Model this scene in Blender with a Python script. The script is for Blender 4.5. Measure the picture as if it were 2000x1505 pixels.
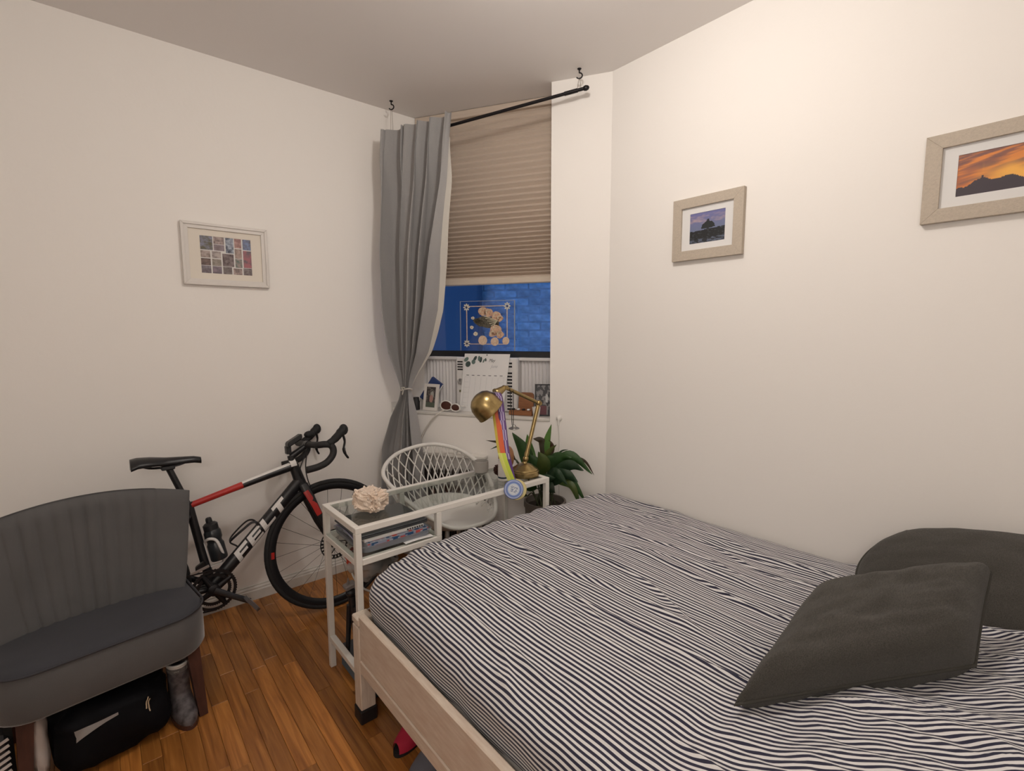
import bpy, bmesh, math, random
from math import sin, cos, pi, radians, sqrt, exp
from mathutils import Vector, Matrix, noise

for o in list(bpy.data.objects):
    bpy.data.objects.remove(o)
scn = bpy.context.scene
COL = scn.collection
random.seed(7)

# ------------------------------------------------------------------ camera
yaw, pit, rol = radians(40.08), radians(6.21), radians(-0.176)
cam_d = bpy.data.cameras.new('camera')
cam_d.sensor_fit = 'HORIZONTAL'
cam_d.sensor_width = 36.0
cam_d.lens = 962.0 / 2000.0 * 36.0
cam_d.clip_start = 0.02
cam = bpy.data.objects.new('camera', cam_d)
COL.objects.link(cam)
fw = Vector((sin(yaw) * cos(pit), cos(yaw) * cos(pit), -sin(pit)))
rt = Vector((cos(yaw), -sin(yaw), 0))
up = rt.cross(fw)
rt2 = rt * cos(rol) + up * sin(rol)
up2 = up * cos(rol) - rt * sin(rol)
m = Matrix((rt2, up2, -fw)).transposed().to_4x4()
m.translation = Vector((0, 0, 1.472))
cam.matrix_world = m
scn.camera = cam

# ------------------------------------------------------------------ world (dusk sky, only reaches the room through the window)
w = bpy.data.worlds.new('dusk')
scn.world = w
w.use_nodes = True
bg = w.node_tree.nodes['Background']
bg.inputs[0].default_value = (0.085, 0.235, 0.60, 1)
bg.inputs[1].default_value = 1.35

# ------------------------------------------------------------------ exposure
vs = scn.view_settings
vs.view_transform = 'Standard'
vs.look = 'None'
vs.gamma = 1.0
vs.use_curve_mapping = False
vs.exposure = 0.0
scn.cycles.max_bounces = 6
scn.cycles.diffuse_bounces = 4
scn.cycles.glossy_bounces = 2
scn.cycles.transmission_bounces = 3
scn.cycles.volume_bounces = 0
LAMP_STRENGTH = 124.0
FLOOR_LAMP_STRENGTH = 84.0
LAMP_COLOR = (1.0, 0.935, 0.87)
LAMP_POS = (1.03, 1.00, 2.70)

# ------------------------------------------------------------------ materials
def _n(nt, typ, **kw):
    n = nt.nodes.new(typ)
    for k, v in kw.items():
        setattr(n, k, v)
    return n

def mat(name, col, rough=0.5, metal=0.0, var=0.0, vs_=25.0, col2=None, stretch=(1, 1, 1), bump=0.0, bs=120.0,
        sheen=0.0, spec=0.5, alpha=1.0, rand=0.0, emit=None, trans=0.0):
    m = bpy.data.materials.new(name)
    m.use_nodes = True
    nt = m.node_tree
    b = nt.nodes['Principled BSDF']
    b.inputs['Roughness'].default_value = rough
    b.inputs['Metallic'].default_value = metal
    b.inputs['Specular IOR Level'].default_value = spec
    b.inputs['Alpha'].default_value = alpha
    b.inputs['Transmission Weight'].default_value = trans
    if sheen:
        b.inputs['Sheen Weight'].default_value = sheen
        b.inputs['Sheen Roughness'].default_value = 0.4
    c = tuple(col) + (1,)
    b.inputs['Base Color'].default_value = c
    tc = mp = None
    if var or bump:
        tc = _n(nt, 'ShaderNodeTexCoord')
        mp = _n(nt, 'ShaderNodeMapping')
        mp.inputs['Scale'].default_value = stretch
        nt.links.new(tc.outputs['Object'], mp.inputs['Vector'])
    out = None
    if var:
        nz = _n(nt, 'ShaderNodeTexNoise')
        nz.inputs['Scale'].default_value = vs_
        nz.inputs['Detail'].default_value = 3
        nt.links.new(mp.outputs[0], nz.inputs['Vector'])
        rp = _n(nt, 'ShaderNodeMapRange')
        rp.inputs[1].default_value = 0.3
        rp.inputs[2].default_value = 0.7
        nt.links.new(nz.outputs[0], rp.inputs[0])
        mx = _n(nt, 'ShaderNodeMix', data_type='RGBA')
        c2 = tuple(col2) + (1,) if col2 else tuple(max(0, x * (1 - var)) for x in col) + (1,)
        mx.inputs[6].default_value = c
        mx.inputs[7].default_value = c2
        nt.links.new(rp.outputs[0], mx.inputs[0])
        out = mx.outputs[2]
    if rand:
        oi = _n(nt, 'ShaderNodeObjectInfo')
        hs = _n(nt, 'ShaderNodeHueSaturation')
        r2 = _n(nt, 'ShaderNodeMapRange')
        r2.inputs[3].default_value = 1 - rand
        r2.inputs[4].default_value = 1 + rand
        nt.links.new(oi.outputs['Random'], r2.inputs[0])
        nt.links.new(r2.outputs[0], hs.inputs['Value'])
        if out:
            nt.links.new(out, hs.inputs['Color'])
        else:
            hs.inputs['Color'].default_value = c
        out = hs.outputs[0]
    if out:
        nt.links.new(out, b.inputs['Base Color'])
    if bump:
        n2 = _n(nt, 'ShaderNodeTexNoise')
        n2.inputs['Scale'].default_value = bs
        n2.inputs['Detail'].default_value = 2
        nt.links.new(mp.outputs[0], n2.inputs['Vector'])
        bp = _n(nt, 'ShaderNodeBump')
        bp.inputs['Strength'].default_value = bump
        bp.inputs['Distance'].default_value = 0.004
        nt.links.new(n2.outputs[0], bp.inputs['Height'])
        nt.links.new(bp.outputs[0], b.inputs['Normal'])
    if emit:
        b.inputs['Emission Color'].default_value = tuple(emit[0]) + (1,)
        b.inputs['Emission Strength'].default_value = emit[1]
    return m

def glass_mat(name, tint=(1, 1, 1), gloss=0.1, rough=0.02):
    """thin pane: mostly clear, fresnel-like mirror on top"""
    m = bpy.data.materials.new(name)
    m.use_nodes = True
    nt = m.node_tree
    nt.nodes.remove(nt.nodes['Principled BSDF'])
    o = nt.nodes['Material Output']
    t = _n(nt, 'ShaderNodeBsdfTransparent')
    t.inputs[0].default_value = tuple(tint) + (1,)
    g = _n(nt, 'ShaderNodeBsdfGlossy')
    g.inputs['Roughness'].default_value = rough
    lw = _n(nt, 'ShaderNodeLayerWeight')
    lw.inputs[0].default_value = 0.5
    pw = _n(nt, 'ShaderNodeMath', operation='POWER')
    pw.inputs[1].default_value = 4.0
    nt.links.new(lw.outputs['Facing'], pw.inputs[0])
    mr = _n(nt, 'ShaderNodeMath', operation='MULTIPLY_ADD')
    mr.inputs[1].default_value = gloss * 6
    mr.inputs[2].default_value = 0.03
    nt.links.new(pw.outputs[0], mr.inputs[0])
    mx = _n(nt, 'ShaderNodeMixShader')
    nt.links.new(mr.outputs[0], mx.inputs[0])
    nt.links.new(t.outputs[0], mx.inputs[1])
    nt.links.new(g.outputs[0], mx.inputs[2])
    nt.links.new(mx.outputs[0], o.inputs[0])
    return m

def print_mat(name, rough=0.45):
    m = bpy.data.materials.new(name)
    m.use_nodes = True
    nt = m.node_tree
    b = nt.nodes['Principled BSDF']
    b.inputs['Roughness'].default_value = rough
    a = _n(nt, 'ShaderNodeAttribute', attribute_name='ink')
    nz = _n(nt, 'ShaderNodeTexNoise')
    nz.inputs['Scale'].default_value = 900
    hs = _n(nt, 'ShaderNodeHueSaturation')
    mr = _n(nt, 'ShaderNodeMapRange')
    mr.inputs[3].default_value = 0.94
    mr.inputs[4].default_value = 1.06
    nt.links.new(nz.outputs[0], mr.inputs[0])
    nt.links.new(mr.outputs[0], hs.inputs['Value'])
    nt.links.new(a.outputs['Color'], hs.inputs['Color'])
    nt.links.new(hs.outputs[0], b.inputs['Base Color'])
    return m

# ------------------------------------------------------------------ geometry builder
ORG = {}

def V(*a):
    return Vector(a)

class G:
    def __init__(self, T=None):
        self.v, self.f, self.T, self.col = [], [], T, None

    def pt(self, p):
        p = Vector(p)
        if self.T:
            p = self.T(p)
        self.v.append(p)
        return len(self.v) - 1

    def obox(self, c, ax, h, b=0.0):
        """chamfered box: centre, 3 axes, 3 half sizes"""
        c = Vector(c)
        ax = [Vector(a).normalized() for a in ax]
        b = min(b, min(h) * 0.9)
        def P(x, y, z):
            return self.pt(c + ax[0] * x + ax[1] * y + ax[2] * z)
        if b <= 0:
            i = [P(sx * h[0], sy * h[1], sz * h[2]) for sx in (-1, 1) for sy in (-1, 1) for sz in (-1, 1)]
            for q in ((0, 1, 3, 2), (4, 6, 7, 5), (0, 4, 5, 1), (2, 3, 7, 6), (0, 2, 6, 4), (1, 5, 7, 3)):
                self.f.append([i[k] for k in q])
            return self
        I = {}
        for sx in (-1, 1):
            for sy in (-1, 1):
                for sz in (-1, 1):
                    s = (sx, sy, sz)
                    for a in range(3):
                        q = [s[k] * (h[k] - (0 if k == a else b)) for k in range(3)]
                        I[s + (a,)] = P(*q)
        for a in range(3):
            b1, b2 = (a + 1) % 3, (a + 2) % 3
            for sg in (-1, 1):
                q = []
                for s1, s2 in ((-1, -1), (1, -1), (1, 1), (-1, 1)):
                    s = [0, 0, 0]
                    s[a], s[b1], s[b2] = sg, s1, s2
                    q.append(I[tuple(s) + (a,)])
                self.f.append(q)
        for a in range(3):
            b1, b2 = (a + 1) % 3, (a + 2) % 3
            for s1 in (-1, 1):
                for s2 in (-1, 1):
                    q = []
                    for sa, k in ((-1, b1), (1, b1), (1, b2), (-1, b2)):
                        s = [0, 0, 0]
                        s[a], s[b1], s[b2] = sa, s1, s2
                        q.append(I[tuple(s) + (k,)])
                    self.f.append(q)
        for sx in (-1, 1):
            for sy in (-1, 1):
                for sz in (-1, 1):
                    self.f.append([I[(sx, sy, sz, a)] for a in range(3)])
        return self

    def box(self, x0, x1, y0, y1, z0, z1, b=0.0):
        return self.obox(((x0 + x1) / 2, (y0 + y1) / 2, (z0 + z1) / 2), ((1, 0, 0), (0, 1, 0), (0, 0, 1)),
                         (abs(x1 - x0) / 2, abs(y1 - y0) / 2, abs(z1 - z0) / 2), b)

    def bar(self, a, b, w, h, upv=(0, 0, 1), bev=0.0):
        """rectangular bar from a to b, w sideways, h along upv"""
        a, b = Vector(a), Vector(b)
        d = b - a
        s = d.cross(Vector(upv)).normalized()
        u = s.cross(d).normalized()
        return self.obox((a + b) / 2, (d, s, u), (d.length / 2, w / 2, h / 2), bev)

    def grid(self, fn, nu, nv, cu=False, cv=False):
        base = len(self.v)
        for i in range(nu):
            for j in range(nv):
                self.pt(fn(i / (nu if cu else nu - 1), j / (nv if cv else nv - 1)))
        for i in range(nu if cu else nu - 1):
            for j in range(nv if cv else nv - 1):
                i2, j2 = (i + 1) % nu, (j + 1) % nv
                self.f.append([base + i * nv + j, base + i2 * nv + j, base + i2 * nv + j2, base + i * nv + j2])
        return self

    def tube(self, pts, r, n=8, closed=False, flat=None, ref=None):
        """swept tube; r scalar or per-point list; flat = (a,b) ellipse factors with ref as the a-direction"""
        pts = [Vector(p) for p in pts]
        k = len(pts)
        rs = r if isinstance(r, (list, tuple)) else [r] * k
        tang = []
        for i in range(k):
            if closed:
                t = pts[(i + 1) % k] - pts[i - 1]
            else:
                t = pts[min(i + 1, k - 1)] - pts[max(i - 1, 0)]
            tang.append(t.normalized())
        u = Vector(ref) if ref else (Vector((0, 0, 1)) if abs(tang[0].z) < 0.9 else Vector((1, 0, 0)))
        rings = []
        for i in range(k):
            t = tang[i]
            if ref:
                u = Vector(ref)
            u = (u - t * u.dot(t))
            if u.length < 1e-6:
                u = t.orthogonal()
            u.normalize()
            s = t.cross(u)
            fa, fb = flat if flat else (1, 1)
            ring = [self.pt(pts[i] + u * (cos(2 * pi * q / n) * rs[i] * fa) + s * (sin(2 * pi * q / n) * rs[i] * fb)) for q in range(n)]
            rings.append(ring)
        for i in range(k if closed else k - 1):
            a, b = rings[i], rings[(i + 1) % k]
            for q in range(n):
                self.f.append([a[q], a[(q + 1) % n], b[(q + 1) % n], b[q]])
        if not closed:
            self.f.append(list(reversed(rings[0])))
            self.f.append(rings[-1])
        return self

    def lathe(self, prof, c=(0, 0, 0), n=24, axis=(0, 0, 1), closed=False):
        """profile list of (radius, height); ends are capped unless closed ring profile"""
        c = Vector(c)
        a = Vector(axis).normalized()
        x = a.orthogonal().normalized() if abs(a.z) < 0.999 else Vector((1, 0, 0))
        y = a.cross(x)
        rings = []
        for r, h in prof:
            rings.append([self.pt(c + a * h + x * (cos(2 * pi * q / n) * r) + y * (sin(2 * pi * q / n) * r)) for q in range(n)])
        k = len(rings)
        for i in range(k if closed else k - 1):
            p, s = rings[i], rings[(i + 1) % k]
            for q in range(n):
                self.f.append([p[q], p[(q + 1) % n], s[(q + 1) % n], s[q]])
        if not closed:
            if prof[0][0] > 1e-5:
                self.f.append(list(reversed(rings[0])))
            if prof[-1][0] > 1e-5:
                self.f.append(rings[-1])
        return self

    def ball(self, c, r, nu=12, nv=8, ax=None):
        c = Vector(c)
        r = r if isinstance(r, (list, tuple)) else (r, r, r)
        ax = [Vector(a) for a in ax] if ax else [V(1, 0, 0), V(0, 1, 0), V(0, 0, 1)]
        def fn(u, v):
            th = 2 * pi * u
            ph = pi * (v * 0.998 + 0.001)
            return c + ax[0] * (r[0] * sin(ph) * cos(th)) + ax[1] * (r[1] * sin(ph) * sin(th)) + ax[2] * (r[2] * cos(ph))
        return self.grid(fn, nu, nv, cu=True)

    def prism(self, pts, fn, h0, h1):
        """2D polygon extruded: fn(x, y, h) -> 3D"""
        k = len(pts)
        lo = [self.pt(fn(p[0], p[1], h0)) for p in pts]
        hi = [self.pt(fn(p[0], p[1], h1)) for p in pts]
        self.f.append(lo[::-1])
        self.f.append(hi)
        for i in range(k):
            j = (i + 1) % k
            self.f.append([lo[i], lo[j], hi[j], hi[i]])
        return self

    def build(self, name, m, parent=None, smooth=None, origin=None, normals=True):
        if parent is not None:
            o3 = ORG[parent.name]
        elif origin is not None:
            o3 = Vector(origin)
        else:
            xs = [p.x for p in self.v]; ys = [p.y for p in self.v]; zs = [p.z for p in self.v]
            o3 = Vector(((min(xs) + max(xs)) / 2, (min(ys) + max(ys)) / 2, min(zs)))
        me = bpy.data.meshes.new(name)
        me.from_pydata([tuple(p - o3) for p in self.v], [], self.f)
        if normals:
            bm = bmesh.new()
            bm.from_mesh(me)
            bmesh.ops.recalc_face_normals(bm, faces=bm.faces)
            bm.to_mesh(me)
            bm.free()
        if smooth is not None:
            for p in me.polygons:
                p.use_smooth = True
            if smooth < 179:
                me.set_sharp_from_angle(angle=radians(smooth))
        me.materials.append(m)
        o = bpy.data.objects.new(name, me)
        COL.objects.link(o)
        if parent is not None:
            o.parent = parent
        else:
            o.location = o3
        ORG[o.name] = o3
        return o

def tag(o, label, cat, group=None):
    o['label'] = label
    o['category'] = cat
    if group:
        o['group'] = group
    return o

def thing(name, label, cat, loc, group=None):
    o = bpy.data.objects.new(name, None)
    o.empty_display_size = 0.05
    COL.objects.link(o)
    o.location = loc
    ORG[o.name] = Vector(loc)
    return tag(o, label, cat, group)

def struct(o):
    o['kind'] = 'structure'
    return o

def ink_print(name, m, fn_pos, nx, ny, colfn, parent, thick=None):
    """flat print: a grid of cells, each with its own ink colour"""
    g = G()
    cols = []
    for i in range(nx):
        for j in range(ny):
            a = [g.pt(fn_pos(x, y)) for x, y in ((i / nx, j / ny), ((i + 1) / nx, j / ny), ((i + 1) / nx, (j + 1) / ny), (i / nx, (j + 1) / ny))]
            g.f.append(a)
            c = colfn((i + .5) / nx, (j + .5) / ny)
            cols.append(c)
    o = g.build(name, m, parent, normals=False)
    at = o.data.attributes.new('ink', 'FLOAT_COLOR', 'FACE')
    for k, c in enumerate(cols):
        at.data[k].color = (c[0], c[1], c[2], 1)
    return o

def catmull(P, n, closed=False):
    P = [Vector(p) for p in P]
    out = []
    k = len(P)
    segs = k if closed else k - 1
    for i in range(segs):
        p0 = P[i - 1] if (closed or i > 0) else P[0] * 2 - P[1]
        p1 = P[i]
        p2 = P[(i + 1) % k]
        p3 = P[(i + 2) % k] if (closed or i + 2 < k) else P[-1] * 2 - P[-2]
        for j in range(n):
            t = j / n
            out.append(0.5 * ((2 * p1) + (p2 - p0) * t + (2 * p0 - 5 * p1 + 4 * p2 - p3) * t * t + (3 * p1 - p0 - 3 * p2 + p3) * t ** 3))
    if not closed:
        out.append(P[-1].copy())
    return out

def lerp(a, b, t):
    return a + (b - a) * t

def table(T, x):
    """piecewise-linear lookup in [(x, y...)] sorted ascending"""
    if x <= T[0][0]:
        return T[0][1:]
    for a, b in zip(T, T[1:]):
        if x <= b[0]:
            t = (x - a[0]) / (b[0] - a[0])
            return tuple(lerp(p, q, t) for p, q in zip(a[1:], b[1:]))
    return T[-1][1:]

def sstep(a, b, x):
    t = max(0, min(1, (x - a) / (b - a)))
    return t * t * (3 - 2 * t)

def nz(x, y, z=0.0):
    return noise.noise(Vector((x, y, z)))

# window-wall frame: t along the wall (towards the right wall), off into the room, z up
WP = V(2.163, 1.746, 0)
WD = V(0.50694, -0.86198, 0)
WN = V(-0.86198, -0.50694, 0)
def wp(t, off, z):
    return WP + WD * t + WN * off + V(0, 0, z)
def wbox(g, t0, t1, o0, o1, z0, z1, b=0.0):
    return g.obox(wp((t0 + t1) / 2, (o0 + o1) / 2, (z0 + z1) / 2), (WD, WN, (0, 0, 1)), (abs(t1 - t0) / 2, abs(o1 - o0) / 2, abs(z1 - z0) / 2), b)

YL, XR, ZC = 2.915, 2.163, 2.82

# palette
M_wall = mat('wall_paint', (0.89, 0.855, 0.815), 0.75, bump=0.10, bs=55)
M_ceil = mat('ceiling_paint', (0.87, 0.83, 0.805), 0.85)
M_trim = mat('trim_paint', (0.72, 0.69, 0.64), 0.5, var=0.15, vs_=9)
M_white_metal = mat('white_powder_coat', (0.74, 0.71, 0.66), 0.4)
M_white_plastic = mat('white_plastic', (0.76, 0.74, 0.70), 0.42)
M_black = mat('black_plastic', (0.012, 0.012, 0.014), 0.45)
M_rubber = mat('black_rubber', (0.010, 0.010, 0.011), 0.75, bump=0.2, bs=300)
M_black_metal = mat('black_metal', (0.02, 0.018, 0.02), 0.35, metal=0.6)
M_chrome = mat('brushed_steel', (0.45, 0.45, 0.46), 0.3, metal=1.0)
M_brass = mat('antique_brass', (0.42, 0.31, 0.14), 0.28, metal=1.0, var=0.25, vs_=60)
M_ink = print_mat('ink_print')
M_paper = mat('white_paper', (0.78, 0.77, 0.76), 0.7)
# ================================================================== ROOM SHELL
g = G(); g.box(-1.0, 1.74, YL, YL + 0.13, 0, ZC + 0.01)
struct(g.build('wall_left', M_wall))
g = G(); g.box(XR, XR + 0.11, -0.95, 1.78, 0, ZC + 0.01)
struct(g.build('wall_right', M_wall))
g = G(); g.box(-1.0, XR, -0.95, -0.85, 0, ZC + 0.01)
struct(g.build('wall_back', M_wall))
g = G(); g.box(-1.0, -0.90, -0.85, YL, 0, ZC + 0.01)
struct(g.build('wall_side', M_wall))
g = G(); wbox(g, -0.329, 0.05, -0.30, 0.0, 0, ZC + 0.01)
struct(g.build('wall_pillar', M_wall))
g = G(); wbox(g, -1.40, -0.329, -0.30, 0.0, 0, 0.95)
struct(g.build('wall_window', M_wall))
g = G(); wbox(g, -1.41, -0.329, -0.24, 0.006, 0.95, 0.968, 0.003)
struct(g.build('trim_1', M_trim))
g = G()
g.prism([(-1.0, -0.95), (2.27, -0.95), (2.27, 1.75), (2.447, 1.855), (1.687, 3.148), (1.3, 3.05), (-1.0, 3.05)],
        lambda x, y, h: V(x, y, h), ZC, ZC + 0.1)
struct(g.build('ceiling', M_ceil))

# ---------------------------------------------------------------- floor: base + single boards
def wood_mat(name, brick=False):
    m = bpy.data.materials.new(name)
    m.use_nodes = True
    nt = m.node_tree
    b = nt.nodes['Principled BSDF']
    b.inputs['Roughness'].default_value = 0.33
    tc = _n(nt, 'ShaderNodeTexCoord')
    oi = _n(nt, 'ShaderNodeObjectInfo')
    mp = _n(nt, 'ShaderNodeMapping')
    mp.inputs['Scale'].default_value = (55, 3.2, 20)
    ad = _n(nt, 'ShaderNodeVectorMath', operation='ADD')
    mu = _n(nt, 'ShaderNodeVectorMath', operation='SCALE')
    mu.inputs[0].default_value = (37.0, 91.0, 13.0)
    nt.links.new(oi.outputs['Random'], mu.inputs['Scale'])
    nt.links.new(tc.outputs['Object'], mp.inputs[0])
    nt.links.new(mp.outputs[0], ad.inputs[0])
    nt.links.new(mu.outputs[0], ad.inputs[1])
    n1 = _n(nt, 'ShaderNodeTexNoise')
    n1.inputs['Scale'].default_value = 1.0
    n1.inputs['Detail'].default_value = 6
    n1.inputs['Distortion'].default_value = 0.8
    nt.links.new(ad.outputs[0], n1.inputs['Vector'])
    cr = _n(nt, 'ShaderNodeValToRGB')
    e = cr.color_ramp.elements
    e[0].position, e[0].color = 0.25, (0.19, 0.064, 0.013, 1)
    e[1].position, e[1].color = 0.75, (0.50, 0.215, 0.052, 1)
    k = cr.color_ramp.elements.new(0.52); k.color = (0.35, 0.135, 0.029, 1)
    nt.links.new(n1.outputs[0], cr.inputs[0])
    hs = _n(nt, 'ShaderNodeHueSaturation')
    r1 = _n(nt, 'ShaderNodeMapRange'); r1.inputs[3].default_value = 0.72; r1.inputs[4].default_value = 1.35
    nt.links.new(oi.outputs['Random'], r1.inputs[0])
    nt.links.new(r1.outputs[0], hs.inputs['Value'])
    nt.links.new(cr.outputs[0], hs.inputs['Color'])
    nt.links.new(hs.outputs[0], b.inputs['Base Color'])
    bp = _n(nt, 'ShaderNodeBump')
    bp.inputs['Strength'].default_value = 0.15
    bp.inputs['Distance'].default_value = 0.002
    nt.links.new(n1.outputs[0], bp.inputs['Height'])
    nt.links.new(bp.outputs[0], b.inputs['Normal'])
    return m
M_floor = wood_mat('oak_floorboard')
M_floor_base = mat('floor_underlay', (0.20, 0.085, 0.022), 0.4, var=0.5, vs_=6, stretch=(16, 1, 1), col2=(0.34, 0.15, 0.04))
g = G()
g.prism([(-1.0, -0.95), (2.27, -0.95), (2.27, 1.75), (2.40, 1.83), (1.64, 3.12), (1.3, 3.05), (-1.0, 3.05)],
        lambda x, y, h: V(x, y, h), -0.06, -0.004)
floor = struct(g.build('floor', M_floor_base, origin=(0, 0, 0)))
PW = 0.0575
plank_me = {}
rng = random.Random(3)
x = -0.50
while x < 1.90:
    y = 0.55 - rng.random() * 0.4
    while y < YL - 0.02:
        ln = rng.choice((0.38, 0.52, 0.66, 0.84))
        if y + ln > YL - 0.004:
            ln = max(0.06, round(YL - 0.004 - y, 2))
        if y + ln > 0.72:
            if ln not in plank_me:
                gg = G(); gg.box(-PW / 2 + 0.0004, PW / 2 - 0.0004, 0.0004, ln - 0.0004, -0.012, 0.0, 0.0011)
                o = gg.build('floorboard', M_floor, floor)
                plank_me[ln] = o.data
            else:
                o = bpy.data.objects.new('floorboard', plank_me[ln]); COL.objects.link(o); o.parent = floor
            o.location = (x + PW / 2, y, 0.0)
        y += ln
    x += PW

# ---------------------------------------------------------------- baseboards
def baseboard(name, a, b, nrm):
    a, b, nrm = Vector(a), Vector(b), Vector(nrm)
    prof = [(0, 0), (0.016, 0), (0.016, 0.052), (0.012, 0.058), (0.012, 0.066), (0.006, 0.074), (0.006, 0.080), (0, 0.082)]
    g = G()
    ra = [g.pt(a + nrm * p[0] + V(0, 0, p[1])) for p in prof]
    rb = [g.pt(b + nrm * p[0] + V(0, 0, p[1])) for p in prof]
    k = len(prof)
    for i in range(k):
        j = (i + 1) % k
        g.f.append([ra[i], ra[j], rb[j], rb[i]])
    g.f.append(ra[::-1]); g.f.append(rb)
    return struct(g.build(name, M_trim))
baseboard('baseboard_left', (-0.90, YL, 0), (1.47, YL, 0), (0, -1, 0))
baseboard('baseboard_window', wp(-1.33, 0, 0), wp(-0.01, 0, 0), WN)
baseboard('baseboard_right', (XR, -0.85, 0), (XR, 1.73, 0), (-1, 0, 0))

# ---------------------------------------------------------------- outside: painted brick wall of the light well
M_brick = mat('painted_brick', (0.62, 0.66, 0.68), 0.7, var=0.45, vs_=14, rand=0.16, bump=1.3, bs=34)
M_mortar = mat('painted_mortar', (0.56, 0.60, 0.64), 0.8, var=0.3, vs_=18, bump=0.6, bs=60)
g = G(); wbox(g, -3.2, 1.2, -1.75, -1.62, -0.5, 2.7)
wo = struct(g.build('wall_outside', M_mortar))
bme = None
rb_ = random.Random(11)
for r in range(14):
    z = 1.08 + r * 0.074
    for k in range(11):
        t = -2.55 + k * 0.226 + (0.113 if r % 2 else 0)
        if bme is None:
            gg = G(); gg.obox((0, 0, 0), (WD, WN, (0, 0, 1)), (0.107, 0.03, 0.031), 0.007)
            o = gg.build('brick', M_brick, wo); bme = o.data
            for v_ in bme.vertices:
                v_.co += ORG[wo.name]
        else:
            o = bpy.data.objects.new('brick', bme); COL.objects.link(o); o.parent = wo
        o.location = wp(t, -1.640 + rb_.uniform(-0.008, 0.006), z) - ORG[wo.name]
        o.rotation_euler = (rb_.uniform(-.02, .02), rb_.uniform(-.02, .02), rb_.uniform(-.02, .02))
g = G(); wbox(g, -1.99, -1.42, -1.60, -1.48, -0.5, 2.7, 0.01)
struct(g.build('wall_dark_block', mat('dark_block', (0.13, 0.145, 0.175), 0.8, bump=0.4, bs=30)))  # plain dark upright block standing before the brick wall

# ---------------------------------------------------------------- window
M_blk_frame = mat('black_window_frame', (0.012, 0.013, 0.016), 0.4)
M_pane = glass_mat('window_glass', (0.86, 0.92, 0.98), 0.10)
g = G()
wbox(g, -1.28, -0.33, -0.235, -0.19, 1.31, 1.35, 0.003)
win = struct(g.build('window_1', M_blk_frame))
g = G(); wbox(g, -1.275, -1.222, -0.235, -0.195, 1.35, ZC); g.build('window_frame', M_blk_frame, win)
g = G(); wbox(g, -0.36, -0.33, -0.235, -0.195, 1.35, ZC); g.build('window_frame', M_blk_frame, win)
g = G(); wbox(g, -1.222, -0.36, -0.235, -0.195, ZC - 0.05, ZC); g.build('window_frame', M_blk_frame, win)
g = G(); wbox(g, -1.222, -0.36, -0.232, -0.198, 2.06, 2.10, 0.003); g.build('meeting_rail', M_blk_frame, win)
g = G(); wbox(g, -1.222, -0.36, -0.217, -0.213, 1.35, 2.06); g.build('pane', M_pane, win)
g = G(); wbox(g, -1.222, -0.36, -0.217, -0.213, 2.10, ZC - 0.05); g.build('pane', M_pane, win)

# ---------------------------------------------------------------- ceiling lamp (just above the frame)
lx, ly, lz = LAMP_POS
lamp = thing('ceiling_lamp', 'round white ceiling lamp with a bare bulb above the bed', 'lamp', (lx, ly, ZC))
g = G(); g.lathe([(0.0, 0), (0.085, 0), (0.085, -0.012), (0.055, -0.03), (0.05, -0.040), (0, -0.040)], (lx, ly, ZC), 28)
g.build('canopy', M_white_metal, lamp, 35)
def bulb(parent, p, strength):
    l = bpy.data.lights.new('bulb', 'POINT')
    l.energy = strength * 4 * pi * pi * 0.075 ** 2 * 0.95
    l.color = LAMP_COLOR
    l.shadow_soft_size = 0.075
    o = bpy.data.objects.new('bulb', l)
    COL.objects.link(o)
    o.parent = parent
    o.location = Vector(p) - ORG[parent.name]
    return o
bulb(lamp, LAMP_POS, LAMP_STRENGTH)

fx, fy, fz = -0.52, -0.48, 1.90
fl_ = thing('floor_lamp', 'tall black floor lamp with a bare bulb in the corner behind the camera', 'lamp', (fx, fy, 0))
g = G(); g.lathe([(0, 0), (0.13, 0), (0.13, 0.012), (0.02, 0.03), (0, 0.03)], (fx, fy, 0), 28); g.build('base', M_black_metal, fl_, 40)
g = G(); g.tube([(fx, fy, 0.02), (fx, fy, fz - 0.07)], 0.010, 10); g.build('pole', M_black_metal, fl_, 60)
g = G(); g.lathe([(0.010, -0.10), (0.03, -0.085), (0.034, -0.068), (0, -0.066)], (fx, fy, fz), 18); g.build('socket', M_black_metal, fl_, 40)
bulb(fl_, (fx, fy, fz), FLOOR_LAMP_STRENGTH)

# ---------------------------------------------------------------- cellular shade
M_shade = mat('pleated_shade_fabric', (0.62, 0.515, 0.425), 0.8, var=0.08, vs_=3, stretch=(1, 1, 40), bump=0.1, bs=200)
sh = thing('cellular_shade', 'tan pleated cellular shade half lowered in the window recess', 'blind', wp(-0.8, -0.165, 1.77))
t0, t1 = -1.262, -0.34
zs = []
z = ZC - 0.045
while z > 1.81:
    zs.append(z)
    step = lerp(0.0215, 0.036, sstep(1.85, 2.35, z))
    z -= step / 2
zs.append(1.80)
g = G()
rows = []
for k, z in enumerate(zs):
    d = lerp(0.013, 0.007, sstep(1.9, 2.6, z))
    o_ = -0.165 + (d if k % 2 else -d)
    rows.append([g.pt(wp(lerp(t0, t1, q / 6), o_, z + 0.0)) for q in range(7)])
for a, b in zip(rows, rows[1:]):
    for q in range(6):
        g.f.append([a[q], a[q + 1], b[q + 1], b[q]])
g.build('fabric', M_shade, sh)
g = G(); wbox(g, t0, t1, -0.182, -0.146, 1.766, 1.806, 0.006)
g.build('bottom_rail', mat('shade_rail', (0.62, 0.53, 0.43), 0.5), sh)
g = G(); wbox(g, t0, t1, -0.190, -0.142, ZC - 0.045, ZC - 0.002, 0.004)
g.build('head_rail', M_shade, sh)

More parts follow.
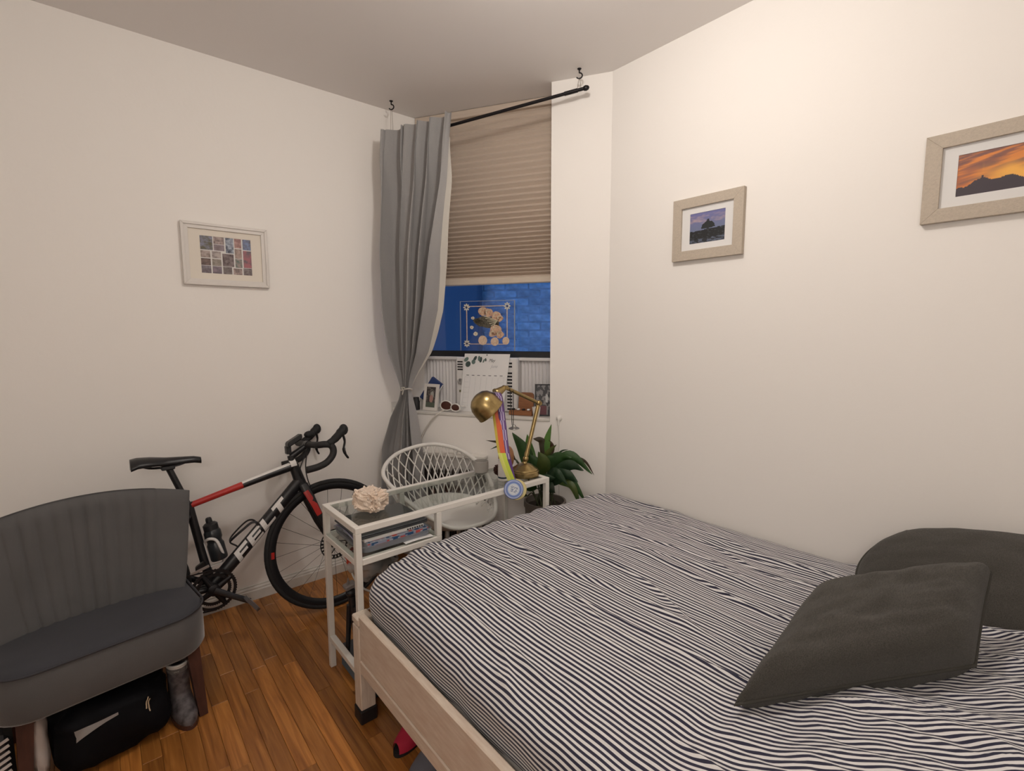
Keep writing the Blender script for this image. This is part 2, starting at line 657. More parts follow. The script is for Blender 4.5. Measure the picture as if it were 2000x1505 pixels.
# ---------------------------------------------------------------- curtain rod, hooks, curtain
RL, RR = V(1.427, 2.789, 2.593), V(2.021, 1.822, 2.719)
RD = (RR - RL); RLEN = RD.length; RD.normalize()
RDH = V(0.52336, -0.85211, 0)
RN = V(-0.85211, -0.52336, 0)
rod = thing('curtain_rod', 'thin black curtain rod hung slanting across the window', 'curtain rod', RL)
g = G(); g.tube([RL - RD * 0.02, RR], 0.0085, 10)
g.build('pole', M_black_metal, rod, 60)
g = G(); g.tube([RR - RD * 0.10, RR - RD * 0.03], 0.0105, 10)
g.build('sleeve', M_black_metal, rod, 60)
for e, s in ((RR, 1), (RL - RD * 0.02, -1)):
    g = G(); g.lathe([(0.006, -0.004), (0.012, 0.004), (0.014, 0.014), (0.010, 0.026), (0.003, 0.031)], e, 12, RD * s)
    g.build('finial', M_black_metal, rod, 60)
M_wire = mat('thin_steel_wire', (0.25, 0.20, 0.16), 0.4, metal=0.8)
for nm, hx, hy, rz, lab in (('R', 2.010, 1.841, 2.716, 'black ceiling hook at the right end of the curtain rod'),
                            ('L', 1.427, 2.789, 2.597, 'black ceiling hook above the gathered grey curtain')):
    h = thing('ceiling_hook', lab, 'hook', (hx, hy, ZC))
    pts = [(hx, hy, ZC), (hx, hy, ZC - 0.02)] + [(hx + 0.010 * sin(a), hy - 0.012 * sin(a), ZC - 0.034 + 0.014 * cos(a)) for a in [k * pi / 6 for k in range(0, 9)]]
    g = G(); g.tube(pts, 0.0035, 8); g.build('hook', M_black_metal, h, 60)
    g = G(); g.lathe([(0, 0), (0.011, 0), (0.009, -0.004), (0.003, -0.006)], (hx, hy, ZC), 14); g.build('plate', M_black_metal, h, 40)
    for s in (-1, 1):
        g = G(); g.tube([(hx + 0.003 * s, hy, ZC - 0.046), V(hx, hy, rz) + RD * (0.010 * s)], 0.0011, 5); g.build('wire', M_wire, h, 60)

M_curt = mat('grey_curtain', (0.36, 0.35, 0.345), 0.85, var=0.12, vs_=400, bump=0.25, bs=500, sheen=0.2)
M_lining = mat('pale_curtain_lining', (0.55, 0.52, 0.47), 0.85, bump=0.15, bs=500)
CT = [(0.10, -0.11, 0.20, .040), (0.76, -0.080, 0.157, .034), (0.95, -0.02, 0.13, .028), (1.07, 0.034, 0.105, .016), (1.125, 0.042, 0.098, .011),
      (1.19, 0.030, 0.118, .018), (1.35, -0.010, 0.205, .040), (1.6, -0.03, 0.282, .054), (1.95, -0.040, 0.335, .056), (2.3, -0.026, 0.390, .042), (2.62, -0.014, 0.425, .012)]
cu = thing('curtain', 'grey curtain gathered with a tie beside the window', 'curtain', RL + RDH * 0.15 + V(0, 0, 0.1 - RL.z))
def curt(q, zz, lift=0.0):
    l, r, a = table(CT, zz)
    ph = 0.5 * sin(zz * 1.7) + 0.35 * nz(q * 3, zz * 1.2)
    n_ = 7.0 if zz > 1.125 else 4.5
    n_ = 4.6
    qq = q + 0.030 * sin(9 * q + 1.0) + 0.018 * sin(zz * 2.3 + 5 * q) * sstep(2.7, 2.2, zz)
    w_ = 2 * pi * n_ * qq + ph * 0.8
    fine = sstep(2.15, 2.6, zz)
    s = lerp(l, r, q) + 0.22 * (r - l) / n_ * cos(w_) * sstep(0, .08, q) * sstep(1, .92, q)
    sw = sin(w_)
    d = a * (abs(sw) ** 0.75 * (1 if sw > 0 else -1)) * (1 + 0.35 * sin(q * 7 + 2)) + 0.35 * a * sin(w_ * 0.5 + 1.3) + fine * 0.017 * sin(2.0 * w_ + 0.6) + lift
    p = V(RL.x, RL.y, 0) + RDH * s + RN * (d + 0.034 + 0.024 * sstep(2.25, 2.5, zz) + 0.014 * sstep(1.3, 1.6, zz))
    top = RL.z + (s / RLEN) * (RR.z - RL.z) + 0.034
    zb = zz
    if zz > 2.0:
        zb = lerp(2.0, top, (zz - 2.0) / 0.62)
    return V(p.x, p.y, zb)
g = G(); g.grid(lambda i, j: curt(i, lerp(0.10, 2.62, j)), 130, 90)
g.build('curtain_panel', M_curt, cu, 180)
g = G(); g.grid(lambda i, j: curt(0.985 + i * 0.012, lerp(1.15, 2.5, j)) + RDH * (i * 0.030 * sstep(1.15, 1.5, lerp(1.15, 2.5, j)) * sstep(2.52, 2.25, lerp(1.15, 2.5, j))) - RN * 0.012, 5, 50)
g.build('lining', M_lining, cu, 180)
tc_ = V(RL.x, RL.y, 1.125) + RDH * 0.070 + RN * 0.034
g = G(); g.tube([tc_ + RDH * (0.036 * cos(a)) + RN * (0.030 * sin(a)) + V(0, 0, 0.006 * sin(a * 2)) for a in [k * 2 * pi / 20 for k in range(20)]], 0.0045, 7, closed=True)
tb = g.build('tieback', M_lining, cu, 180)
g = G(); g.tube(catmull([tc_ + RN * 0.03, tc_ + RN * 0.04 + RDH * 0.012 + V(0, 0, 0.014), tc_ + RN * 0.036 - RDH * 0.012 + V(0, 0, 0.012), tc_ + RN * 0.036, tc_ + RN * 0.036 - RDH * 0.006 - V(0, 0, 0.03)], 5), 0.0035, 6)
g.build('knot', M_lining, tb, 180)
# ================================================================== BED
M_bedwood = mat('whitewashed_pine', (0.70, 0.60, 0.50), 0.55, var=0.25, vs_=14, stretch=(6, 1, 6), col2=(0.60, 0.48, 0.385), bump=0.15, bs=90)
M_bedpost = mat('whitewashed_pine_post', (0.72, 0.63, 0.53), 0.55, var=0.22, vs_=16, stretch=(6, 6, 1), col2=(0.60, 0.50, 0.41), bump=0.15, bs=90)
bed = thing('bed', 'whitewashed wooden bed frame pushed against the right wall', 'bed', (1.4, 0.66, 0))
FY, HY = 1.730, -0.42
for px, py in ((0.664, FY - 0.058), (2.085, FY - 0.058), (0.664, HY), (2.085, HY)):
    g = G(); g.box(px, px + 0.058, py, py + 0.058, 0.055, 0.385, 0.003)
    g.box(px + 0.007, px + 0.051, py + 0.007, py + 0.051, 0.383, 0.394)
    po = g.build('post', M_bedpost, bed)
    g = G(); g.box(px - 0.001, px + 0.059, py - 0.001, py + 0.059, 0.392, 0.420, 0.004); g.build('post_cap', M_bedpost, po)
    g = G(); g.box(px - 0.004, px + 0.062, py - 0.004, py + 0.062, 0.0, 0.055, 0.004); g.build('riser', M_black, po)
for sx in (0.668, 2.112):
    y0, y1 = HY + 0.058, FY - 0.058
    g = G(); g.box(sx, sx + 0.024, y0, y1, 0.262, 0.434, 0.003)
    g.box(sx - 0.003, sx + 0.024, y0, y1, 0.412, 0.437, 0.004)
    rl = g.build('side_rail', M_bedwood, bed)
    g = G(); g.box(sx - 0.004, sx + 0.024, y0, y1, 0.210, 0.262, 0.004); g.build('lower_moulding', M_bedwood, rl)
g = G(); g.box(0.722, 2.085, FY - 0.045, FY - 0.02, 0.21, 0.40, 0.003); g.build('foot_board', M_bedwood, bed)
g = G(); g.box(0.722, 2.085, HY + 0.01, HY + 0.035, 0.21, 0.42, 0.003); g.build('head_board', M_bedwood, bed)
for k in range(14):
    y = HY + 0.12 + k * 0.145
    g = G(); g.box(0.695, 2.11, y, y + 0.07, 0.245, 0.262, 0.002); g.build('slat', M_bedwood, bed)
M_matt = mat('mattress_ticking', (0.70, 0.68, 0.65), 0.8)
g = G(); g.box(0.715, 2.125, HY + 0.06, FY - 0.06, 0.264, 0.515, 0.04)
tag(g.build('mattress', M_matt), 'pale mattress lying in the wooden bed frame under the striped cover', 'mattress')

# ---------------------------------------------------------------- striped cover
def stripe_mat():
    m = bpy.data.materials.new('navy_stripe_cotton')
    m.use_nodes = True
    nt = m.node_tree
    b = nt.nodes['Principled BSDF']
    b.inputs['Roughness'].default_value = 0.9
    b.inputs['Sheen Weight'].default_value = 0.15
    a = _n(nt, 'ShaderNodeAttribute', attribute_name='weave')
    mu = _n(nt, 'ShaderNodeMath', operation='MULTIPLY'); mu.inputs[1].default_value = 1 / 0.0128
    fr = _n(nt, 'ShaderNodeMath', operation='FRACT')
    nt.links.new(a.outputs['Fac'], mu.inputs[0]); nt.links.new(mu.outputs[0], fr.inputs[0])
    pp = _n(nt, 'ShaderNodeMath', operation='PINGPONG'); pp.inputs[1].default_value = 0.5
    nt.links.new(fr.outputs[0], pp.inputs[0])
    cr = _n(nt, 'ShaderNodeValToRGB')
    e = cr.color_ramp.elements
    e[0].position, e[0].color = 0.235, (0.020, 0.020, 0.045, 1)
    e[1].position, e[1].color = 0.275, (0.70, 0.685, 0.68, 1)
    nt.links.new(pp.outputs[0], cr.inputs[0])
    nt.links.new(cr.outputs[0], b.inputs['Base Color'])
    tc = _n(nt, 'ShaderNodeTexCoord')
    mp = _n(nt, 'ShaderNodeMapping'); mp.inputs['Scale'].default_value = (120, 14, 30)
    n1 = _n(nt, 'ShaderNodeTexNoise'); n1.inputs['Scale'].default_value = 1.0; n1.inputs['Detail'].default_value = 4
    nt.links.new(tc.outputs['Object'], mp.inputs[0]); nt.links.new(mp.outputs[0], n1.inputs['Vector'])
    bp = _n(nt, 'ShaderNodeBump'); bp.inputs['Strength'].default_value = 0.5; bp.inputs['Distance'].default_value = 0.004
    nt.links.new(n1.outputs[0], bp.inputs['Height']); nt.links.new(bp.outputs[0], b.inputs['Normal'])
    return m
# cross-section from the hem at the rail, up the side, over the top, to the wall  (x, z)
SEC = [(0.714, 0.405), (0.706, 0.43), (0.700, 0.465), (0.699, 0.500), (0.705, 0.527), (0.726, 0.556), (0.753, 0.577), (0.785, 0.592), (0.828, 0.605), (0.895, 0.617),
       (1.014, 0.630), (1.141, 0.635), (1.43, 0.628), (1.77, 0.616), (2.02, 0.600), (2.13, 0.580), (2.152, 0.55), (2.156, 0.50), (2.157, 0.44)]
SECP = catmull([V(x, 0, z) for x, z in SEC], 12)
arc = [0.0]
for a, b in zip(SECP, SECP[1:]):
    arc.append(arc[-1] + (b - a).length)
LT = arc[-1]
def sec(s):
    lo, hi = 0, len(arc) - 1
    while hi - lo > 1:
        md = (lo + hi) // 2
        if arc[md] <= s: lo = md
        else: hi = md
    t = (s - arc[lo]) / max(1e-9, arc[hi] - arc[lo])
    p = SECP[lo].lerp(SECP[hi], t)
    return p.x, p.z
NU, NV = 430, 230
Y0C, LEN = -0.40, 2.26
g = G()
weave = []
def ALPHA(y):
    """the cloth is skewed towards the head end"""
    k = max(0.0, 0.50 - y)
    return -0.55 * k * k / (k + 0.18)
def cover_point(s, L):
    """s across (arc length), L along the bed from the head (arc length)"""
    x, z = sec(s)
    y = Y0C + L
    drop = 0.0
    R = 0.075
    yend = FY - 0.012
    if y > yend - R:
        a = (y - (yend - R)) / R
        if a < pi / 2:
            y = yend - R + R * sin(a)
            drop = R * (1 - cos(a))
        else:
            drop = R + (a - pi / 2) * R
            y = yend
    ztop = z
    side = sstep(0.60, 0.50, z) if x < 1.2 else 0.0
    z = max(0.40, z - drop * (1 - side * 0.55))
    # plan rounding of the foot corner on the visible side
    rc = 0.085
    if x < 1.2 and y > yend - rc:
        dy = min(1.0, (y - (yend - rc)) / rc)
        x += (rc - rc * sqrt(max(0.0, 1 - dy * dy * 0.98))) * sstep(0.95, 0.72, x)
    topw = sstep(0.50, 0.60, ztop)
    # bed pillows under the cover near the head
    hump = sstep(0.46, -0.10, y) * sstep(0.72, 1.0, x) * sstep(2.13, 1.9, x)
    z += 0.105 * hump
    z += 0.030 * exp(-((y - 0.30) / 0.10) ** 2) * sstep(0.85, 1.1, x) * sstep(1.65, 1.4, x) * 0.6
    # slow sag and rumples
    z += topw * (0.010 * nz(x * 2.2, y * 2.0, 3.0) + 0.0065 * nz(x * 7, y * 2.6, 1.0))
    rum = lerp(1.0, 1.25, sstep(0.75, 0.25, y))
    # long shallow pucker lines along the stripes
    xx = x + 0.010 * nz(x * 4, y * 3.2, 11.0)
    pk = 0.0058 * nz(xx * 24, y * 2.2, 9.0) + 0.0075 * (0.35 - abs(nz(xx * 17, y * 1.7, 2.5))) * 0.9 + 0.0030 * nz(xx * 62, y * 6.0, 4.0)
    rd = nz(xx * 6.5 + 0.6 * nz(x * 2, y * 2.5, 21.0), y * 0.95, 17.0)
    pk += 0.012 * max(0.0, 1 - abs(rd) / 0.085) ** 1.3 * (0.45 + 0.9 * max(0, nz(x * 2.5, y * 3.5, 30.0) + 0.3))
    rd2 = nz(xx * 11 + 0.8 * nz(x * 3, y * 3, 41.0), y * 1.6, 27.0)
    pk += 0.008 * max(0.0, 1 - abs(rd2) / 0.10) * max(0, nz(x * 4, y * 5, 35.0) + 0.2)
    if y < 0.62:
        pk += sstep(0.62, 0.35, y) * (0.010 * nz(x * 9, y * 13, 14.0) + 0.006 * (0.3 - abs(nz(x * 14, y * 17, 6.5))))
    z += pk * rum * (0.35 + 0.65 * topw)
    if topw < 0.9:
        x += (1 - topw) * (0.006 * nz(z * 6, y * 8, 2.0) + 0.004 * nz(z * 25, y * 5, 6.0)) * (1 if x < 1.2 else 0)
    y2 = y + 0.004 * nz(x * 9, y * 9, 7.0) * (1 if drop == 0 else 0)
    return V(min(x, 2.158), y2, z), pk
for i in range(NU):
    s = LT * i / (NU - 1)
    for j in range(NV):
        L = LEN * j / (NV - 1)
        p, pk = cover_point(s, L)
        g.pt(p)
        weave.append(s + ALPHA(p.y) * sstep(0.52, 0.60, p.z) + 0.010 * nz(p.x * 2.4, p.y * 2.2, 5.0) + 0.0035 * nz(p.x * 9, p.y * 5, 8.0) + 0.0016 * nz(p.x * 26, p.y * 15, 12.0) + pk * 0.25)
for i in range(NU - 1):
    for j in range(NV - 1):
        g.f.append([i * NV + j, (i + 1) * NV + j, (i + 1) * NV + j + 1, i * NV + j + 1])
dv = g.build('duvet', stripe_mat(), smooth=180)
at = dv.data.attributes.new('weave', 'FLOAT', 'POINT')
for k, v_ in enumerate(weave):
    at.data[k].value = v_
tag(dv, 'navy and white striped rumpled cover spread over the bed', 'duvet')

# ---------------------------------------------------------------- dark cushions
M_cush = mat('charcoal_linen', (0.036, 0.033, 0.029), 0.9, var=0.6, vs_=60, stretch=(1, 9, 9), col2=(0.078, 0.071, 0.060), bump=0.5, bs=260, sheen=0.12)
M_seam = mat('charcoal_piping', (0.05, 0.047, 0.040), 0.9, bump=0.3, bs=300)
def cushion(label, A, B, C, D, thick, pw=3.0, wr=0.006, bias=0.5, ndir=None, pinch=0.03, rnd=0.0, hp=0.5):
    A, B, C, D = map(Vector, (A, B, C, D))
    nrm = ((B - A).cross(D - A) + (C - B).cross(D - C)).normalized()
    if ndir is not None and nrm.dot(Vector(ndir)) < 0: nrm = -nrm
    elif nrm.z < 0: nrm = -nrm
    def P(u, v, sgn):
        # pull the sides in a little between the corners
        a, b = 2 * u - 1, 2 * v - 1
        uu = 0.5 + 0.5 * a * (1 - pinch * (1 - b * b) * abs(a) ** 2) * sqrt(1 - rnd * b * b)
        vv = 0.5 + 0.5 * b * (1 - pinch * (1 - a * a) * abs(b) ** 2) * sqrt(1 - rnd * a * a)
        p = A.lerp(B, uu).lerp(D.lerp(C, uu), vv)
        h = (max(0, 1 - abs(a) ** pw) * max(0, 1 - abs(b) ** pw)) ** hp
        d = thick * h * (bias if sgn < 0 else (1 - bias)) * 2 * 0.5 * sgn * 2 * 0.5
        d *= 2
        d += wr * (nz(u * 5, v * 5, 3.0 * sgn + 1) + 0.6 * nz(u * 11, v * 11, sgn)) * h ** 0.5
        return p + nrm * d
    ro = thing('cushion', label, 'cushion', tuple((A + B + C + D) / 4 - V(0, 0, thick * 0.5)), 'dark cushions on the bed')
    g = G(); g.grid(lambda u, v: P(u, v, 1), 44, 44)
    g.grid(lambda u, v: P(u, v, -1), 44, 44)
    g.build('cover', M_cush, ro, 180)
    edge = [P(k / 20, 0, 1) for k in range(20)] + [P(1, k / 20, 1) for k in range(20)] + [P(1 - k / 20, 1, 1) for k in range(20)] + [P(0, 1 - k / 20, 1) for k in range(20)]
    g = G(); g.tube(edge, 0.0045, 6, closed=True)
    g.build('piping', M_seam, ro, 180)
    return ro
cushion('dark charcoal linen cushion lying in front on the striped cover', (1.002, 0.450, 0.662), (1.45, 0.118, 0.728), (1.69, 0.126, 0.870), (1.46, 0.45, 0.755), 0.092, 5.0, 0.010, 0.50, None, 0.03, 0.03, 0.46)
cushion('dark charcoal cushion leaning on the right wall behind another', (1.78, 0.49, 0.60), (1.76, -0.18, 0.66), (2.07, -0.20, 0.90), (2.07, 0.42, 0.815), 0.085, 2.4, 0.006, 0.5, None, 0.0, 0.36, 0.5)
# ================================================================== DESK
DX0, DX1, DY0, DY1, DZ = 0.692, 1.708, 1.737, 2.092, 0.74
M_tabletop = glass_mat('tinted_table_glass', (0.90, 0.925, 0.91), 0.11)
desk = thing('desk', 'narrow white metal desk with a glass top beside the bed foot', 'desk', ((DX0 + DX1) / 2, (DY0 + DY1) / 2, 0))
T = 0.0245
for px in (DX0, DX1 - T):
    for py in (DY0, DY1 - T):
        g = G(); g.box(px, px + T, py, py + T, 0.0, DZ - T, 0.002); g.build('leg', M_white_metal, desk)
for a, b in (((DX0, DY0), (DX1, DY0 + T)), ((DX0, DY1 - T), (DX1, DY1))):
    g = G(); g.box(a[0], b[0], a[1], b[1], DZ - T, DZ, 0.002); g.build('top_rail', M_white_metal, desk)
for px in (DX0, DX1 - T):
    g = G(); g.box(px, px + T, DY0 + T, DY1 - T, DZ - T, DZ, 0.002); g.build('top_rail', M_white_metal, desk)
    g = G(); g.box(px, px + T, DY0 + T, DY1 - T, 0.125, 0.125 + T, 0.002); g.build('foot_bar', M_white_metal, desk)
g = G(); g.box(DX0 + T, DX1 - T, DY0 + T, DY1 - T, DZ - 0.008, DZ - 0.002); g.build('glass_top', M_tabletop, desk)
SX1 = 1.070
SZ = 0.612
for py in (DY0, DY1 - T):
    g = G(); g.box(DX0 + T, SX1, py, py + T, SZ - T, SZ, 0.002); g.build('shelf_rail', M_white_metal, desk)
    g = G(); g.box(SX1 - T, SX1, py, py + T, SZ, DZ - T, 0.002); g.build('shelf_post', M_white_metal, desk)
g = G(); g.box(SX1 - T, SX1, DY0 + T, DY1 - T, SZ - T, SZ, 0.002); g.build('shelf_rail', M_white_metal, desk)
g = G(); g.box(DX0, DX0 + T, DY0 + T, DY1 - T, SZ - T, SZ, 0.002); g.build('shelf_rail', M_white_metal, desk)
g = G(); g.box(DX0 + 0.004, SX1 - 0.004, DY0 + 0.01, DY1 - 0.01, SZ, SZ + 0.005); g.build('shelf_glass', M_tabletop, desk)

# ---------------------------------------------------------------- things on the desk shelf
z = SZ + 0.005
M_lap = mat('dark_grey_aluminium', (0.075, 0.078, 0.085), 0.38, metal=0.5)
M_clear = glass_mat('clear_plastic', (0.72, 0.76, 0.80), 0.16, 0.08)
# clear tray at the bottom
g = G()
def tray_ring(ins, zz):
    x0, x1, y0, y1, r = 0.722 + ins, 1.035 - ins, 1.752 + ins, 2.06 - ins, 0.03
    return [V(cx + r * cos(a), cy + r * sin(a), zz) for cx, cy, a0 in ((x1 - r, y1 - r, 0), (x0 + r, y1 - r, pi / 2), (x0 + r, y0 + r, pi), (x1 - r, y0 + r, 3 * pi / 2)) for a in [a0 + k * pi / 10 for k in range(6)]]
rings = [tray_ring(0.02, z), tray_ring(0.006, z + 0.006), tray_ring(0.0, z + 0.03), tray_ring(-0.004, z + 0.031), tray_ring(0.004, z + 0.030), tray_ring(0.011, z + 0.008), tray_ring(0.022, z + 0.004)]
idx = [[g.pt(p) for p in r] for r in rings]
for a, b in zip(idx, idx[1:]):
    for k in range(len(a)):
        g.f.append([a[k], a[(k + 1) % len(a)], b[(k + 1) % len(a)], b[k]])
g.f.append(idx[0][::-1]); g.f.append(idx[-1])
tr = g.build('tray', mat('smoky_clear_plastic', (0.30, 0.33, 0.37), 0.15, alpha=0.55), smooth=40)
tag(tr, 'shallow smoky plastic tray with rounded corners on the desk shelf', 'tray')
def floral(u, v):
    base = (0.36, 0.40, 0.52)
    d1 = (u - 0.42) ** 2 * 12 + (v - 0.35) ** 2 * 3
    n1 = nz(u * 8, v * 4, 2)
    if n1 > 0.20: return (0.62, 0.10, 0.09)
    if n1 < -0.22: return (0.03, 0.10, 0.24)
    if nz(u * 22, v * 9, 6) > 0.33: return (0.55, 0.58, 0.66)
    return base
mg = thing('notebook', 'pale blue notebook with red and navy flowers on the desk shelf', 'notebook', (0.88, 1.88, z + 0.006))
g = G(); g.box(0.752, 1.022, 1.770, 2.02, z + 0.006, z + 0.036, 0.002); g.build('pages', mat('notebook_pages', (0.55, 0.56, 0.60), 0.7), mg)
ink_print('cover', M_ink, lambda x, y: V(0.752 + 0.27 * x, 1.770 + 0.25 * y, z + 0.0367), 40, 20, floral, mg)
ink_print('spine', M_ink, lambda x, y: V(0.752 + 0.27 * x, 1.7692, z + 0.008 + 0.027 * y), 50, 5, lambda u, v: floral(u, v * 0.4), mg)
sp = thing('spiral_pad', 'thin white spiral pad on top of the flowered notebook', 'notepad', (0.87, 1.90, z + 0.038))
g = G(); g.box(0.745, 1.008, 1.782, 2.03, z + 0.038, z + 0.050, 0.001); g.build('pages', M_paper, sp)
for k in range(7):
    xx = 0.93 + k * 0.011
    g = G(); g.box(xx, xx + 0.006, 1.780, 1.7835, z + 0.041, z + 0.047); g.build('ring', M_black, sp)
lp = thing('laptop', 'closed dark grey laptop under the glass desk top', 'laptop', (0.87, 1.92, z + 0.051))
g = G(); g.box(0.725, 1.030, 1.785, 2.045, z + 0.051, z + 0.060, 0.003); g.build('base', M_lap, lp)
g = G(); g.box(0.725, 1.030, 1.785, 2.045, z + 0.0605, z + 0.066, 0.0025); g.build('lid', M_lap, lp)
def sheet(x0, x1, y0, y1, zz, curl):
    return lambda u, v: V(lerp(x0, x1, u), lerp(y0, y1, v), zz + curl * (u - 0.3) ** 2 * 4 * (1 - v * 0.4))
g = G(); g.grid(lambda u, v: V(lerp(0.718, 0.748, u), lerp(1.80, 2.04, v), z + 0.036 + 0.020 * sin(v * 3.0) * (1 - u)), 4, 14)
tag(g.build('envelope', mat('lavender_paper', (0.42, 0.38, 0.52), 0.7), smooth=180), 'curled lavender envelope poking out left of the laptop', 'envelope')
g = G(); g.grid(lambda u, v: V(lerp(0.90, 1.03, u), lerp(1.7385, 1.768, v), z + 0.004 + 0.002 * sin(u * 4)), 8, 3)
tag(g.build('note_paper', M_paper, smooth=180), 'loose white note sheet at the front edge of the desk shelf', 'paper')

# ---------------------------------------------------------------- crystal on the desk top
g = G()
rr = random.Random(5)
def rock(u, v):
    th, ph = 2 * pi * u, pi * (v * 0.996 + 0.002)
    d = V(sin(ph) * cos(th), sin(ph) * sin(th), cos(ph))
    e = V(abs(d.x) ** 0.6 * (1 if d.x > 0 else -1), abs(d.y) ** 0.6 * (1 if d.y > 0 else -1), abs(d.z) ** 0.7 * (1 if d.z > 0 else -1))
    k = 0.97 + 0.16 * noise.noise(d * 2.6) + 0.13 * noise.noise(d * 7.0) + 0.05 * noise.cell(d * 9.0)
    a = 0.5
    x, y = e.x * 0.056 * k, e.y * 0.066 * k
    zz = max(-0.04, e.z * 0.046 * k)
    return V(0.828 + x * cos(a) - y * sin(a), 1.900 + x * sin(a) + y * cos(a), DZ + 0.040 + zz)
g.grid(rock, 44, 26, cu=True)
ry = g.build('crystal_rock', mat('cream_quartz', (0.66, 0.50, 0.38), 0.42, var=0.5, vs_=45, col2=(0.80, 0.68, 0.57), bump=0.9, bs=120))
tag(ry, 'rough cream and pink quartz cluster on the glass desk top', 'rock')
M_q = mat('pale_quartz_point', (0.82, 0.70, 0.60), 0.25, var=0.2, vs_=80)
for k in range(34):
    u, v = rr.random(), rr.uniform(0.04, 0.62)
    p = rock(u, v)
    nn = (p - V(0.828, 1.900, DZ + 0.03)).normalized() + V(rr.uniform(-.5, .5), rr.uniform(-.5, .5), rr.uniform(-.2, .5))
    nn.normalize()
    L = rr.uniform(0.004, 0.011); r_ = rr.uniform(0.003, 0.0065)
    g = G(); g.lathe([(r_, -0.006), (r_, L * 0.55), (0.0004, L)], p, 6, nn)
    g.build('crystal_point', M_q, ry)

# ---------------------------------------------------------------- brass lamp
LY = 1.850
lm = thing('desk_lamp', 'antique brass jointed desk lamp hung with medal ribbons', 'lamp', (1.640, LY, DZ))
bc = V(1.640, LY, DZ)
g = G(); g.lathe([(0, 0), (0.074, 0), (0.075, 0.006), (0.074, 0.024), (0.068, 0.028), (0.068, 0.032), (0.062, 0.038), (0.055, 0.040), (0.042, 0.052), (0.024, 0.060), (0.014, 0.064), (0.011, 0.072), (0, 0.072)], bc, 40)
g.build('base', M_brass, lm, 30)
J, E_, N_ = V(1.647, LY, 0.823), V(1.737, LY, 1.104), V(1.513, LY, 1.203)
g = G(); g.ball(J, 0.016, 14, 10); g.tube([bc + V(0.002, 0, 0.066), J], 0.007, 10); g.build('lower_joint', M_brass, lm, 60)
pd = (E_ - J).normalized()
g = G(); g.tube([J, E_], 0.0105, 14); g.tube([J + pd * 0.02, J + pd * 0.035], 0.0125, 14); g.build('post', M_brass, lm, 50)
g = G(); g.ball(E_, 0.0165, 14, 10); g.tube([E_ - V(0, 0.018, 0), E_ + V(0, 0.018, 0)], 0.009, 12); g.build('elbow', M_brass, lm, 50)
g = G(); g.tube([E_, N_], 0.0095, 14); g.build('arm', M_brass, lm, 50)
g = G(); g.tube([N_ - V(0, 0.014, 0), N_ + V(0, 0.014, 0)], 0.010, 12); g.build('neck_joint', M_brass, lm, 50)
ax = V(-0.62, 0.30, 0.72).normalized()
rc_ = V(1.422, LY - 0.005, 1.096)
pf = [(0.075, 0.0), (0.0755, 0.004), (0.0735, 0.010), (0.073, 0.035), (0.068, 0.062), (0.056, 0.084), (0.038, 0.099), (0.016, 0.106), (0.0, 0.107)]
pin = [(0.0, 0.104), (0.037, 0.096), (0.054, 0.082), (0.066, 0.060), (0.071, 0.034), (0.0725, 0.0)]
g = G(); g.lathe(pf + pin, rc_, 40, ax, closed=False)
shd = g.build('shade', M_brass, lm, 40)
g = G(); g.lathe([(0.012, 0), (0.022, 0.05), (0.026, 0.052), (0.026, 0.06), (0.0, 0.06)], N_ , 18, (rc_ + ax * 0.05 + V(0.045, 0, 0.03)) - N_)
g.build('socket_cup', M_brass, shd, 40)
g = G(); g.ball(rc_ + ax * 0.045, 0.026, 14, 10); g.build('bulb', mat('frosted_bulb', (0.8, 0.8, 0.78), 0.4), shd, 180)

# ---------------------------------------------------------------- medals on ribbons
SR = V(0.765, -0.644, 0)
def ribbon(name, pts, wd, colfn, parent, n=10):
    P = catmull(pts, n)
    k = len(P)
    g = G(); cols = []
    nw = 6
    for i in range(k - 1):
        for j in range(nw):
            q = []
            for ii, jj in ((i, j), (i, j + 1), (i + 1, j + 1), (i + 1, j)):
                s = jj / nw - 0.5
                q.append(g.pt(P[ii] + SR * (s * wd) + V(-.3, -.35, 0) * (0.006 * cos(s * 3))))
            g.f.append(q); cols.append(colfn(i / (k - 2), j / (nw - 1)))
    o = g.build(name, M_ink, parent, normals=False)
    at = o.data.attributes.new('ink', 'FLOAT_COLOR', 'FACE')
    for q, c in enumerate(cols):
        at.data[q].color = c + (1,)
    return o
def purple(a, b):
    if a < 0.10: return (0.42, 0.36, 0.52)
    if a < 0.80:
        if b < 0.1 or b > 0.95: return (0.10, 0.05, 0.16)
        return (0.50, 0.43, 0.62) if (int(a * 90) + int(b * 5)) % 2 else (0.15, 0.07, 0.26)
    return (0.09, 0.03, 0.18)
def yellow(a, b):
    if a < 0.62:
        return (0.62, 0.10, 0.02) if b > 0.25 else (0.55, 0.42, 0.05)
    return (0.52, 0.62, 0.06) if b > 0.4 else (0.64, 0.66, 0.16)
md = thing('medal', 'blue round medal on a purple ribbon hung from the brass lamp', 'medal', (1.44, 1.70, 0.69), 'race medals on the lamp')
ribbon('ribbon', [(1.418, 1.822, 1.190), (1.440, 1.808, 1.172), (1.450, 1.795, 1.055), (1.450, 1.765, 0.901), (1.456, 1.729, 0.775)], 0.032, purple, md)
